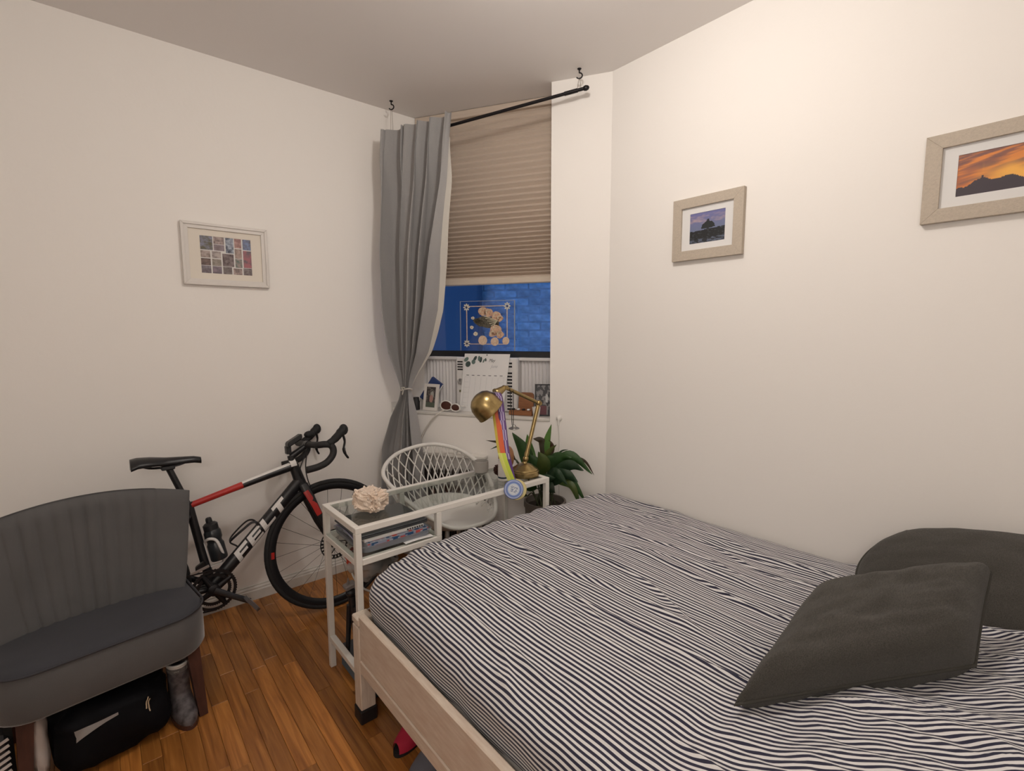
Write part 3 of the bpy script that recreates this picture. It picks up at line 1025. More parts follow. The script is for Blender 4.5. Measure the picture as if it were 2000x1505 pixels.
def disc(parent, c, r, rim_m, colfn, wav=0.0):
    n_ = V(-0.62, -0.74, 0.26).normalized()
    g = G(); g.lathe([(0, 0), (r, 0), (r * 1.03, 0.002), (r, 0.005), (r * 0.9, 0.0055), (0, 0.0055)], c, 36, n_)
    o = g.build('disc', rim_m, parent, 40)
    e1 = V(0, 0, 1).cross(n_).normalized(); e2 = n_.cross(e1)
    g = G(); cols = []
    nr, na = 9, 36
    for i in range(nr):
        for k in range(na):
            q = []
            for ii, kk in ((i, k), (i + 1, k), (i + 1, k + 1), (i, k + 1)):
                a = 2 * pi * kk / na; rr_ = r * 0.95 * max(0.02, ii / nr)
                q.append(g.pt(Vector(c) + n_ * 0.0062 + e1 * (rr_ * cos(a)) + e2 * (rr_ * sin(a))))
            g.f.append(q); a = 2 * pi * (k + .5) / na
            cols.append(colfn((i + .5) / nr, a))
    f = g.build('face', M_ink, o, normals=False)
    at = f.data.attributes.new('ink', 'FLOAT_COLOR', 'FACE')
    for q, c_ in enumerate(cols): at.data[q].color = c_ + (1,)
    return o
def blue_face(r, a):
    if r > 0.66: return (0.13, 0.20, 0.46) if r < 0.93 else (0.36, 0.40, 0.55)
    if r > 0.60: return (0.45, 0.52, 0.62)
    x, y = r * cos(a), r * sin(a)
    return (0.10, 0.14, 0.26) if (nz(x * 9, y * 9, 1) > 0.12 and r < 0.42) else (0.55, 0.58, 0.62)
disc(md, (1.442, 1.704, 0.742), 0.044, mat('blue_enamel', (0.10, 0.16, 0.42), 0.35, metal=0.3), blue_face)
m2 = thing('medal', 'gold medal on a red and lime ribbon behind the blue one', 'medal', (1.478, 1.712, 0.69), 'race medals on the lamp')
ribbon('ribbon', [(1.429, 1.832, 1.16), (1.431, 1.828, 1.128), (1.430, 1.806, 1.031), (1.424, 1.772, 0.915), (1.432, 1.748, 0.844), (1.452, 1.727, 0.77)], 0.036, yellow, m2)
disc(m2, (1.468, 1.7145, 0.733), 0.047, mat('gold_medal', (0.55, 0.45, 0.18), 0.4, metal=0.6), lambda r, a: (0.62, 0.54, 0.26) if r > 0.75 else (0.60, 0.60, 0.42))
pn = thing('pendant', 'silver pendant on black cords hung from the lamp arm', 'pendant', (1.556, LY, 1.00))
for xa, xb in ((1.535, 1.550), (1.557, 1.558)):
    g = G(); g.tube([V(xa, LY - 0.009, N_.z - (xa - N_.x) * 0.44 + 0.004), V(xb, LY - 0.008, 1.012)], 0.0018, 6); g.build('cord', M_black, pn, 60)
g = G(); g.lathe([(0, 0.022), (0.006, 0.02), (0.012, 0.010), (0.026, 0.004), (0.028, 0.0), (0.020, -0.003), (0, -0.004)], (1.562, LY - 0.008, 0.993), 20)
g.build('charm', mat('tarnished_silver', (0.32, 0.31, 0.29), 0.4, metal=1.0), pn, 40)

# ---------------------------------------------------------------- small pots at the right end of the desk
g = G(); g.lathe([(0, 0), (0.030, 0), (0.036, 0.006), (0.038, 0.030), (0.037, 0.062), (0.034, 0.063), (0.033, 0.05), (0.03, 0.012), (0, 0.010)], (1.500, 2.035, DZ), 28)
tag(g.build('bowl', mat('grey_ceramic', (0.45, 0.43, 0.40), 0.5), smooth=35), 'small grey ceramic pot at the back edge of the desk', 'pot')
g = G(); g.lathe([(0, 0), (0.026, 0), (0.027, 0.004), (0.027, 0.100), (0.0265, 0.103), (0.024, 0.102), (0.023, 0.02), (0, 0.018)], (1.505, 1.857, DZ), 28)
tb_ = tag(g.build('tumbler', mat('white_ceramic', (0.78, 0.75, 0.72), 0.35), smooth=35), 'white tumbler with a dark band near its base on the desk', 'cup')
g = G(); g.lathe([(0.0273, 0.012), (0.0278, 0.013), (0.0278, 0.019), (0.0273, 0.020)], (1.505, 1.857, DZ), 28)
g.build('band', mat('dark_teal_band', (0.01, 0.03, 0.05), 0.4), tb_, 40)
g = G()
def vase(u, v):
    th, ph = 2 * pi * u, pi * (v * 0.99 + 0.005)
    r = 0.046 * sin(ph) ** 0.75
    return V(1.628 + r * cos(th), 1.985 + r * sin(th) * 0.8, DZ + 0.066 - 0.065 * cos(ph))
g.grid(vase, 24, 16, cu=True)
tag(g.build('gourd', mat('tan_leather', (0.40, 0.19, 0.085), 0.5, var=0.2, vs_=30), smooth=180), 'rounded tan brown gourd behind the ribbons on the desk', 'gourd')
pc = thing('pine_cone', 'small dark red brown pine cone beside the tumbler on the desk', 'pine cone', (1.522, 1.915, DZ))
M_pc = mat('pine_cone_brown', (0.09, 0.03, 0.02), 0.7, var=0.5, vs_=50)
g = G(); g.ball((1.522, 1.915, DZ + 0.030), (0.016, 0.016, 0.029), 12, 8); g.build('core', M_pc, pc, 180)
for r in range(6):
    for k in range(8):
        a = 2 * pi * (k + 0.5 * (r % 2)) / 8
        hh = 0.008 + r * 0.008
        R_ = 0.022 * sin(pi * (0.25 + 0.62 * r / 6))
        c = V(1.522 + R_ * cos(a), 1.915 + R_ * sin(a), DZ + hh + 0.006)
        g = G(); g.obox(c, (V(cos(a), sin(a), 0.45), V(-sin(a), cos(a), 0), V(-0.45 * cos(a), -0.45 * sin(a), 1)), (0.007, 0.006, 0.0016), 0.0012); g.build('scale', M_pc, pc)
# ================================================================== ROAD BIKE leaning on the left wall
LEAN = radians(8)
BO = V(0, 2.545, 0.0)
BV = V(0, sin(LEAN), cos(LEAN))
BW = V(0, -cos(LEAN), sin(LEAN))
def bp(u, v, w=0.0):
    return BO + V(u, 0, 0) + BV * v + BW * w
M_frame = mat('matte_black_carbon', (0.010, 0.010, 0.012), 0.35)
M_red = mat('red_frame_paint', (0.42, 0.022, 0.018), 0.4)
M_fwhite = mat('white_frame_decal', (0.72, 0.70, 0.68), 0.45)
M_tape = mat('black_bar_tape', (0.014, 0.013, 0.014), 0.7, bump=0.3, bs=300)
M_spoke = mat('black_spoke', (0.03, 0.03, 0.03), 0.4, metal=0.6)
bike = thing('road_bike', 'black road bike with white FELT lettering leaning on the left wall', 'bicycle', (0.42, 2.56, 0.0))
BB, RH, FH = (0.335, 0.290), (-0.085, 0.343), (0.906, 0.343)
ST, HT, HB = (0.272, 0.690), (0.741, 0.792), (0.772, 0.682)
WR = 0.343
def circ(c, r, n, w=0.0):
    return [bp(c[0] + r * cos(2 * pi * k / n), c[1] + r * sin(2 * pi * k / n), w) for k in range(n)]
for nm, c in (('front_wheel', FH), ('rear_wheel', RH)):
    g = G(); g.tube(circ(c, WR - 0.013, 64), 0.0130, 10, closed=True)
    wh = g.build(nm, M_rubber, bike, 180)
    g = G()
    def rim(u, v, c=c):
        a = 2 * pi * u
        prof = [(WR - 0.022, 0.010), (WR - 0.034, 0.0115), (WR - 0.052, 0.006), (WR - 0.056, 0.0), (WR - 0.052, -0.006), (WR - 0.034, -0.0115), (WR - 0.022, -0.010), (WR - 0.026, 0.0)]
        r, w_ = prof[int(round(v * 8)) % 8]
        return bp(c[0] + r * cos(a), c[1] + r * sin(a), w_)
    g.grid(rim, 64, 8, cu=True, cv=True)
    g.build('rim', M_frame, wh, 40)
    g = G(); g.tube([bp(c[0], c[1], -0.045), bp(c[0], c[1], 0.045)], 0.010, 12); g.tube([bp(c[0], c[1], -0.028), bp(c[0], c[1], -0.022)], 0.022, 16); g.tube([bp(c[0], c[1], 0.022), bp(c[0], c[1], 0.028)], 0.022, 16)
    g.build('hub', M_frame, wh, 40)
    for k in range(24):
        a = 2 * pi * k / 24
        s = 0.025 if k % 2 else -0.025
        a2 = a + (0.9 if (k // 2) % 2 else -0.9)
        g = G(); g.tube([bp(c[0] + 0.020 * cos(a2), c[1] + 0.020 * sin(a2), s), bp(c[0] + (WR - 0.054) * cos(a), c[1] + (WR - 0.054) * sin(a), s * 0.1)], 0.0010, 4)
        g.build('spoke', M_spoke, wh)
    # brake rotor with its holes
    wR = 0.036 if nm == 'front_wheel' else -0.036
    g = G()
    n = 48
    for k in range(n):
        a0, a1 = 2 * pi * k / n, 2 * pi * (k + 1) / n
        am = (a0 + a1) / 2
        bands = ((0.058, 0.0625), (0.0735, 0.079)) if k % 2 else ((0.058, 0.079),)
        for r0, r1 in bands:
            q = []
            for w_ in (-0.001, 0.001):
                for r, a in ((r0, a0), (r1, a0), (r1, a1), (r0, a1)):
                    q.append(g.pt(bp(c[0] + r * cos(a), c[1] + r * sin(a), wR + w_)))
            g.f += [[q[0], q[1], q[2], q[3]], [q[7], q[6], q[5], q[4]], [q[0], q[4], q[5], q[1]], [q[1], q[5], q[6], q[2]], [q[2], q[6], q[7], q[3]], [q[3], q[7], q[4], q[0]]]
    for k in range(6):
        a = 2 * pi * k / 6
        g.bar(bp(c[0] + 0.022 * cos(a + .5), c[1] + 0.022 * sin(a + .5), wR), bp(c[0] + 0.062 * cos(a), c[1] + 0.062 * sin(a), wR), 0.005, 0.002, BW)
    g.build('brake_rotor', M_spoke, wh)
# red sticker on the front rim
g = G()
def stk(u, v, c=FH):
    a = pi + 0.02 - 0.13 + 0.11 * u
    r = WR - 0.047 + 0.016 * v
    return bp(c[0] + r * cos(a), c[1] + r * sin(a), 0.0118 - 0.002 * (1 - v))
g.grid(stk, 5, 2); g.build('rim_sticker', M_red, bike)

def member(name, pts, rs, m, flat=(1, 1), n=14, parent=None):
    g = G(); g.tube([bp(*p) for p in pts], rs, n, flat=flat, ref=BW)
    return g.build(name, m, parent or bike, 50)
# tubes: flat=(sideways factor, in-plane factor)
member('down_tube', [(BB[0] + 0.005, BB[1] + 0.012, 0), (0.45, 0.403, 0), (0.62, 0.565, 0), (0.772, 0.712, 0)], [0.029, 0.031, 0.031, 0.030], M_frame, (0.75, 1.0))
member('seat_tube', [(BB[0], BB[1], 0), (0.305, 0.48, 0), (ST[0], ST[1] + 0.012, 0)], [0.021, 0.018, 0.018], M_frame, (0.8, 1))
member('top_tube', [(ST[0] + 0.005, ST[1] - 0.004, 0), (0.44, 0.724, 0), (0.62, 0.764, 0), (0.742, 0.788, 0)], [0.013, 0.015, 0.019, 0.021], M_frame, (0.95, 1))
member('head_tube', [(HT[0], HT[1] + 0.01, 0), (HB[0], HB[1], 0)], [0.024, 0.029], M_frame, (0.8, 1))
member('bottom_bracket', [(BB[0], BB[1], -0.042), (BB[0], BB[1], 0.042)], 0.026, M_frame)
for s in (-1, 1):
    member('chain_stay', [(BB[0] - 0.01, BB[1], 0.02 * s), (0.15, 0.305, 0.045 * s), (RH[0], RH[1], 0.068 * s)], [0.014, 0.011, 0.009], M_frame)
    member('seat_stay', [(ST[0] + 0.003, ST[1] - 0.05, 0.012 * s), (0.10, 0.50, 0.045 * s), (RH[0], RH[1], 0.068 * s)], [0.010, 0.008, 0.007], M_frame)
    member('fork_blade', [(HB[0] + 0.004, HB[1] + 0.004, 0.018 * s), (0.805, 0.60, 0.046 * s), (0.85, 0.47, 0.052 * s), (FH[0], FH[1], 0.054 * s)], [0.024, 0.021, 0.016, 0.010], M_frame, (0.62, 1))
# coloured paint areas: thin shells over the tubes
def shell(name, pts, rs, m, a0, a1, flat, n=8, lift=1.05):
    """partial sleeve between angles a0..a1 (0 = towards camera side, pi/2 = in-plane up)"""
    P = [bp(*p) for p in pts]
    g = G()
    rows = []
    for i, p in enumerate(P):
        t = (P[min(i + 1, len(P) - 1)] - P[max(i - 1, 0)]).normalized()
        u = (BW - t * BW.dot(t)).normalized(); s = t.cross(u)
        if s.z < 0: s = -s
        rows.append([g.pt(p + u * (cos(lerp(a0, a1, k / n)) * rs[i] * flat[0] * lift) + s * (sin(lerp(a0, a1, k / n)) * rs[i] * flat[1] * lift)) for k in range(n + 1)])
    for a, b in zip(rows, rows[1:]):
        for k in range(n): g.f.append([a[k], a[k + 1], b[k + 1], b[k]])
    return g.build(name, m, bike, 180)
shell('red_top_paint', [(0.283, 0.688, 0), (0.36, 0.706, 0), (0.44, 0.724, 0), (0.50, 0.738, 0)], [0.0138, 0.0142, 0.015, 0.0158], M_red, -0.9, 1.9, (0.95, 1), 8, 1.06)
shell('white_top_paint', [(0.49, 0.735, 0), (0.55, 0.749, 0), (0.62, 0.764, 0), (0.69, 0.779, 0), (0.742, 0.790, 0)], [0.0155, 0.017, 0.019, 0.020, 0.0215], M_fwhite, 0.55, 1.9, (0.95, 1), 8, 1.06)
shell('white_head_paint', [(0.724, 0.795, 0), (0.752, 0.800, 0)], [0.026, 0.030], M_fwhite, -0.3, 1.3, (0.95, 1), 6, 1.0)
shell('red_fork_paint', [(0.782, 0.650, 0.03), (0.797, 0.610, 0.0435), (0.812, 0.575, 0.047), (0.832, 0.520, 0.0505)], [0.0215, 0.021, 0.0205, 0.019], M_red, -0.8, 0.95, (0.66, 0.92), 6, 1.05)
# FELT lettering on the down tube (x across the tube, y along it from the bottom)
dA, dB = (0.352, 0.310), (0.772, 0.712)
dl = sqrt((dB[0] - dA[0]) ** 2 + (dB[1] - dA[1]) ** 2)
ex = ((dB[0] - dA[0]) / dl, (dB[1] - dA[1]) / dl)
ey = (-ex[1], ex[0])
def dt(l, a):
    """l metres along the tube, a across (-1 lower edge .. 1 upper edge)"""
    r = 0.0312
    y = a * r * 0.92
    wv = 0.75 * r * sqrt(max(0, 1 - (y / r) ** 2)) + 0.0012
    return bp(dA[0] + ex[0] * l + ey[0] * y, dA[1] + ex[1] * l + ey[1] * y, wv)
def letter(strokes, l0, wdt):
    g = G()
    for (x0, y0, x1, y1) in strokes:
        sl = 0.22
        n = 5
        g.grid(lambda u, v: dt(l0 + (lerp(x0, x1, u) + sl * (lerp(y0, y1, v) - .5)) * wdt, lerp(y0, y1, v) * 1.8 - 0.9), 2, n)
    g.build('letter', M_fwhite, bike)
F_ = [(0, 0, .30, 1), (.30, .74, 1, 1), (.30, .34, .86, .58)]
E_l = [(0, 0, .30, 1), (.30, .77, 1, 1), (.30, .39, .92, .61), (.30, 0, 1, .23)]
L_l = [(0, 0, .32, 1), (.32, 0, 1, .28)]
T_l = [(0, .73, 1, 1), (.33, 0, .67, .73)]
for st, l0 in ((F_, 0.128), (E_l, 0.212), (L_l, 0.297), (T_l, 0.378)):
    letter(st, l0, 0.076)
# seat post, saddle
member('seat_post', [(ST[0], ST[1], 0), (0.213, 0.868, 0)], 0.0135, M_frame)
sc = [(0.075, 0.925, 0.066), (0.10, 0.930, 0.070), (0.15, 0.926, 0.058), (0.20, 0.917, 0.036), (0.26, 0.912, 0.024), (0.31, 0.908, 0.020), (0.338, 0.900, 0.012)]
g = G()
def sad(u, v):
    x, z_, hw = table([(i / 6,) + s for i, s in enumerate(sc)], u)
    a = 2 * pi * v
    th = 0.015 + 0.006 * (1 - u)
    dz = th * sin(a)
    if sin(a) < 0: dz *= 1.0 + 0.9 * (1 - u) * abs(cos(a)) ** 2
    return bp(x, z_ - 0.012 + dz - 0.020 * (abs(cos(a)) ** 3) * (1 - u), hw * cos(a))
g.grid(sad, 26, 20, cv=True)
b0 = len(g.v)
g.f.append(list(range(0, 20))[::-1]); g.f.append(list(range(b0 - 20, b0)))
g.build('saddle', M_frame, bike, 180)
for s in (-1, 1):
    g = G(); g.tube(catmull([bp(0.095, 0.905, 0.03 * s), bp(0.15, 0.882, 0.022 * s), bp(0.24, 0.880, 0.022 * s), bp(0.305, 0.897, 0.008 * s)], 6), 0.0035, 6); g.build('saddle_rail', M_black_metal, bike, 180)
g = G(); g.obox(bp(0.208, 0.876, 0), (V(1, 0, 0), BV, BW), (0.026, 0.010, 0.028), 0.004); g.build('seat_clamp', M_frame, bike)
# stem, bars, levers
g = G(); g.tube([bp(0.741, 0.79), bp(0.734, 0.845)], 0.018, 14); g.tube([bp(0.735, 0.838), bp(0.822, 0.888)], [0.018, 0.016], 12); g.tube([bp(0.822, 0.888, -0.024), bp(0.822, 0.888, 0.024)], 0.021, 14)
g.build('stem', M_frame, bike, 50)
def bar_side(s):
    return [bp(0.822, 0.888, 0.0), bp(0.822, 0.890, 0.10 * s), bp(0.824, 0.892, 0.175 * s), bp(0.845, 0.893, 0.198 * s), bp(0.872, 0.886, 0.203 * s), bp(0.884, 0.862, 0.205 * s), bp(0.876, 0.832, 0.207 * s), bp(0.845, 0.803, 0.209 * s), bp(0.80, 0.788, 0.212 * s), bp(0.742, 0.782, 0.214 * s)]
for s in (1, -1):
    g = G(); g.tube(catmull(bar_side(s), 6), 0.0170, 10); hb = g.build('handlebar', M_tape, bike, 180)
    g = G(); g.tube(catmull([bp(0.862, 0.892, 0.203 * s), bp(0.895, 0.912, 0.205 * s), bp(0.925, 0.938, 0.206 * s), bp(0.945, 0.955, 0.206 * s)], 5), [0.018] * 5 + [0.020] * 5 + [0.023] * 5 + [0.018], 12)
    g.ball(bp(0.945, 0.955, 0.206 * s), (0.023, 0.023, 0.029), 12, 8, [V(1, 0, 0), BW, BV])
    g.build('brake_hood', M_rubber, hb, 180)
    g = G(); g.tube(catmull([bp(0.938, 0.935, 0.206 * s), bp(0.944, 0.895, 0.210 * s), bp(0.934, 0.858, 0.214 * s), bp(0.938, 0.830, 0.220 * s), bp(0.950, 0.806, 0.226 * s)], 5), [0.008] * 5 + [0.007] * 5 + [0.010] * 5 + [0.008] * 5 + [0.004], 8, flat=(1.3, 0.7), ref=BW)
    g.build('brake_lever', M_black_metal, hb, 180)
g = G(); g.tube(catmull([bp(0.83, 0.88, 0.03), bp(0.80, 0.84, 0.05), bp(0.79, 0.77, 0.04), bp(0.80, 0.70, 0.03), bp(0.815, 0.66, 0.025)], 6), 0.0028, 6); g.build('cable', M_black, bike, 180)
g = G(); g.tube(catmull([bp(0.83, 0.88, -0.03), bp(0.79, 0.82, 0.02), bp(0.765, 0.77, 0.03), bp(0.77, 0.72, 0.02)], 6), 0.0028, 6); g.build('cable', M_black, bike, 180)
# light block on the stem
g = G(); g.obox(bp(0.752, 0.920, 0.012), (V(0.88, 0, 0) + BV * 0.46, BW, BV), (0.042, 0.030, 0.014), 0.006); g.build('front_light', M_black, bike)
g = G(); g.obox(bp(0.722, 0.876, 0.004), (V(1, 0, 0), BW, BV), (0.012, 0.020, 0.022), 0.004); g.build('light_mount', M_black, bike)
g = G(); g.ball(bp(0.868, 0.935, -0.10), (0.030, 0.026, 0.020), 14, 8, [V(1, 0, 0), BW, BV]); g.tube([bp(0.868, 0.92, -0.10), bp(0.83, 0.893, -0.10)], 0.012, 8); g.build('bell', M_rubber, bike, 180)
# cranks, chainring, pedals
cw = 0.052
g = G()
n = 50
for r0, r1, wa, wb in ((0.080, 0.092, cw - 0.003, cw), (0.058, 0.070, cw - 0.012, cw - 0.009)):
    rows = []
    for k in range(n * 2):
        a = 2 * pi * k / (n * 2)
        ro = r1 + (0.0035 if k % 2 else 0)
        rows.append([g.pt(bp(BB[0] + r * cos(a), BB[1] + r * sin(a), w_)) for r, w_ in ((r0, wa), (ro, wa), (ro, wb), (r0, wb))])
    for k in range(n * 2):
        a, b = rows[k], rows[(k + 1) % (n * 2)]
        for q in range(4): g.f.append([a[q], a[(q + 1) % 4], b[(q + 1) % 4], b[q]])
g.build('chainring', M_black_metal, bike)
g = G()
for k in range(4):
    a = 0.5 + k * pi / 2
    g.tube([bp(BB[0], BB[1], cw + 0.004), bp(BB[0] + 0.083 * cos(a), BB[1] + 0.083 * sin(a), cw)], [0.016, 0.009], 8, flat=(0.5, 1), ref=BW)
g.lathe([(0, 0), (0.028, 0), (0.026, 0.012), (0.014, 0.016), (0, 0.016)], bp(*BB, cw), 20, BW)
g.build('crank_spider', M_chrome if False else M_black_metal, bike, 50)
ca = radians(-34)
ce = (BB[0] + 0.165 * cos(ca), BB[1] + 0.165 * sin(ca))
g = G(); g.tube([bp(*BB, cw + 0.012), bp((BB[0] + ce[0]) / 2, (BB[1] + ce[1]) / 2, cw + 0.018), bp(*ce, cw + 0.022)], [0.017, 0.013, 0.013], 10, flat=(0.55, 1), ref=BW); g.build('crank_arm', mat('dark_grey_crank', (0.05, 0.05, 0.055), 0.3, metal=0.7), bike, 60)
co = (BB[0] - 0.165 * cos(ca), BB[1] - 0.165 * sin(ca))
g = G(); g.tube([bp(*BB, -cw), bp(*co, -cw - 0.02)], [0.016, 0.012], 10, flat=(0.55, 1), ref=BW); g.build('crank_arm', M_black_metal, bike, 60)
for c, s in ((ce, 1), (co, -1)):
    w0 = (cw + 0.022) * s
    g = G(); g.tube([bp(*c, w0), bp(*c, w0 + 0.065 * s)], 0.007, 8)
    pdl = g.build('pedal', M_black, bike, 60)
    P0 = bp(*c, w0 + 0.04 * s)
    g = G(); g.prism([(-0.040, -0.028), (0.028, -0.032), (0.048, -0.014), (0.048, 0.014), (0.028, 0.032), (-0.040, 0.028)], lambda a, b, h: P0 + V(0.55, 0, -0.83) * a + BW * b + V(0.83, 0, 0.55) * h, -0.008, 0.008)
    g.build('pedal_body', mat('grey_pedal', (0.16, 0.16, 0.17), 0.35, metal=0.5) if s > 0 else M_black, pdl)
# rear mech, chain, cassette
g = G()
for k in range(6):
    g.lathe([(0.0, 0.028 + k * 0.004), (0.052 - k * 0.006, 0.028 + k * 0.004), (0.052 - k * 0.006, 0.030 + k * 0.004), (0.0, 0.030 + k * 0.004)], bp(*RH), 24, BW)
g.build('cassette', M_chrome, bike)
g = G(); g.tube([bp(RH[0], RH[1] + 0.045, 0.044), bp(BB[0], BB[1] + 0.091, cw)], 0.004, 6); g.tube([bp(RH[0] + 0.02, RH[1] - 0.11, 0.044), bp(BB[0], BB[1] - 0.091, cw)], 0.004, 6); g.build('chain', M_black_metal, bike)
g = G(); g.bar(bp(RH[0] + 0.005, RH[1] - 0.02, 0.05), bp(RH[0] + 0.02, RH[1] - 0.12, 0.05), 0.018, 0.014, BW, 0.003); g.build('derailleur', M_black_metal, bike)
g = G(); g.obox(bp(0.292, 0.405, 0.035), (V(0.9, 0, 0) + BV * 0.5, BW, BV), (0.022, 0.014, 0.016), 0.004); g.build('front_derailleur', M_black_metal, bike)
g = G(); g.bar(bp(0.25, 0.385, 0.05), bp(0.325, 0.405, 0.05), 0.012, 0.004, BW, 0.001); g.build('chain_guide', M_chrome, bike)
g = G(); g.obox(bp(0.876, 0.39, 0.058), (V(0.35, 0, -1), BW, V(1, 0, 0.35)), (0.030, 0.012, 0.016), 0.004); g.build('brake_caliper', M_black_metal, bike)
# bottle cages
def cage(base, dirv, nrm, m):
    b, d, n_ = bp(*base), V(dirv[0], 0, 0) + BV * dirv[1], V(nrm[0], 0, 0) + BV * nrm[1]
    g = G()
    g.bar(b - d * 0.02, b + d * 0.10, 0.016, 0.004, n_, 0.001)
    for s in (-1, 1):
        g.tube(catmull([b + d * 0.10, b + d * 0.115 + BW * (0.034 * s) + n_ * 0.02, b + d * 0.100 + BW * (0.038 * s) + n_ * 0.045, b + d * 0.055 + BW * (0.036 * s) + n_ * 0.055, b + d * 0.0 + BW * (0.020 * s) + n_ * 0.060, b - d * 0.02 + n_ * 0.052, b - d * 0.018 + n_ * 0.02, b - d * 0.02], 5), 0.0045, 6, flat=(1.5, 0.7))
    return g.build('bottle_cage', m, bike, 180)
sd = V(ST[0] - BB[0], 0, ST[1] - BB[1]).normalized()
cage((0.333, 0.405), (sd.x, sd.z), (sd.z, -sd.x), M_fwhite)
cage((0.475, 0.452), ex, ey, M_black)
bt = thing('water_bottle', 'dark translucent water bottle in the white bike bottle cage', 'bottle', tuple(bp(0.372, 0.405)))
bd = (V(sd.x, 0, 0) + BV * sd.z).normalized()
g = G(); g.lathe([(0, 0), (0.033, 0), (0.036, 0.006), (0.036, 0.075), (0.031, 0.085), (0.031, 0.095), (0.036, 0.105), (0.036, 0.135), (0.030, 0.148), (0.0, 0.148)], bp(0.376, 0.412), 24, bd)
g.build('body', mat('smoke_plastic', (0.022, 0.026, 0.03), 0.3), bt, 30)
g = G(); g.lathe([(0.0, 0.146), (0.031, 0.146), (0.031, 0.172), (0.022, 0.180), (0.014, 0.183), (0.013, 0.200), (0.009, 0.206), (0.0, 0.206)], bp(0.376, 0.412), 20, bd)
g.build('cap', M_black, bt, 30)
# ================================================================== GREY VELVET CHAIR
AO = V(-0.035, 2.058, 0)
AE1 = V(0.9903, 0.1392, 0); AE2 = V(-0.1392, 0.9903, 0)
def ac(u, v, z):
    return AO + AE1 * u + AE2 * v + V(0, 0, z)
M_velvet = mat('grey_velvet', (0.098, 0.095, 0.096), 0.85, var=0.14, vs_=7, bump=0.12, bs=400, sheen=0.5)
M_velvet_top = mat('grey_velvet_shaded_top', (0.042, 0.043, 0.052), 0.85, var=0.12, vs_=7, bump=0.1, bs=400, sheen=0.12)  # same grey velvet; the shade on the seat top is put into the colour
M_vpipe = mat('dark_grey_piping', (0.035, 0.035, 0.042), 0.8)
M_legw = mat('dark_mahogany', (0.075, 0.030, 0.022), 0.4, var=0.4, vs_=12, stretch=(4, 4, 1))
ch = thing('accent_chair', 'grey velvet armless chair with channelled back and dark wooden legs', 'chair', tuple(ac(0, 0.22, 0)))
def outline(ins, n=9):
    u0, u1, v0, v1 = -0.30 + ins, 0.30 - ins, 0.0 + ins, 0.43 - ins
    out = []
    for cx, cy, a0, r in ((u1, v1, 0, 0.05), (u0, v1, pi / 2, 0.05), (u0, v0, pi, 0.115), (u1, v0, 3 * pi / 2, 0.115)):
        r = max(0.012, r - ins)
        sx = -1 if cx > 0 else 1
        sy = -1 if cy > 0.2 else 1
        for k in range(n):
            a = a0 + k * (pi / 2) / (n - 1)
            out.append((cx + sx * r + r * cos(a), cy + sy * r + r * sin(a)))
    # gently bowed front
    return [(x, y - 0.020 * (1 - (x / 0.3) ** 2) * (1 if y < 0.2 else 0)) for x, y in out]
g = G()
rings = []
for ins, zz in ((0.030, 0.272), (0.008, 0.277), (0.0, 0.29), (0.0, 0.36), (0.003, 0.428), (0.008, 0.437), (0.03, 0.446), (0.08, 0.452), (0.14, 0.455), (0.195, 0.456)):
    rings.append([g.pt(ac(x, y, zz)) for x, y in outline(ins)])
for a, b in zip(rings[:6], rings[1:6]):
    for k in range(len(a)):
        g.f.append([a[k], a[(k + 1) % len(a)], b[(k + 1) % len(a)], b[k]])
g.f.append(rings[0][::-1])
seat = g.build('seat', M_velvet, ch, 60)
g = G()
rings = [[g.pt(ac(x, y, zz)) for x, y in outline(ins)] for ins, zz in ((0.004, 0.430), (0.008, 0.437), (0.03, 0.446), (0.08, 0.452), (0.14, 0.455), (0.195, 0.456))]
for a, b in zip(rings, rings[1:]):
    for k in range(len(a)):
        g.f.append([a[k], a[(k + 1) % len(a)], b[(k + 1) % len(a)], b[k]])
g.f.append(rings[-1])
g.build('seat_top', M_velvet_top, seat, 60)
g = G(); g.tube([ac(x, y, 0.4345) for x, y in outline(-0.001)], 0.0042, 6, closed=True); g.build('piping', M_vpipe, seat, 180)
# backrest: front with vertical channels, plain outer panels
NCH = 10
def back(a, b, side):
    hw = lerp(0.272, 0.338, b ** 0.8)
    s = 2 * a - 1
    u = s * hw
    ztop = 0.815 + 0.055 * (1 - s * s)
    z_ = lerp(0.425, ztop, b)
    v = lerp(0.272, 0.345, b) - 0.045 * abs(s) ** 2.5 * (1 - 0.2 * b)
    e = ((1 - abs(s) ** 14) * (1 - abs(2 * b - 1) ** 16)) ** 0.5
    if side > 0:
        d = -0.018 * e
        if abs(s) < 0.66:
            c = (s + 0.66) / 1.32 * NCH
            d -= 0.011 * abs(sin(pi * c)) ** 0.6 * sstep(0.98, 0.93, b) * e
            d += 0.006
        return ac(u, v + d, z_)
    return ac(u, v + 0.068 * e, z_)
g = G(); g.grid(lambda a, b: back(a, b, 1), 141, 24); g.grid(lambda a, b: back(a, b, -1), 41, 24)
g.build('backrest', M_velvet, ch, 180)
for su, fu in ((0.245, 0.258), (-0.215, -0.232)):
    for v0, v1 in ((0.075, 0.035), (0.37, 0.40)):
        g = G(); g.tube([ac(su, v0, 0.285), ac(fu, v1, 0.0)], [0.031, 0.020], 4, ref=AE1 + AE2); g.build('leg', M_legw, ch)

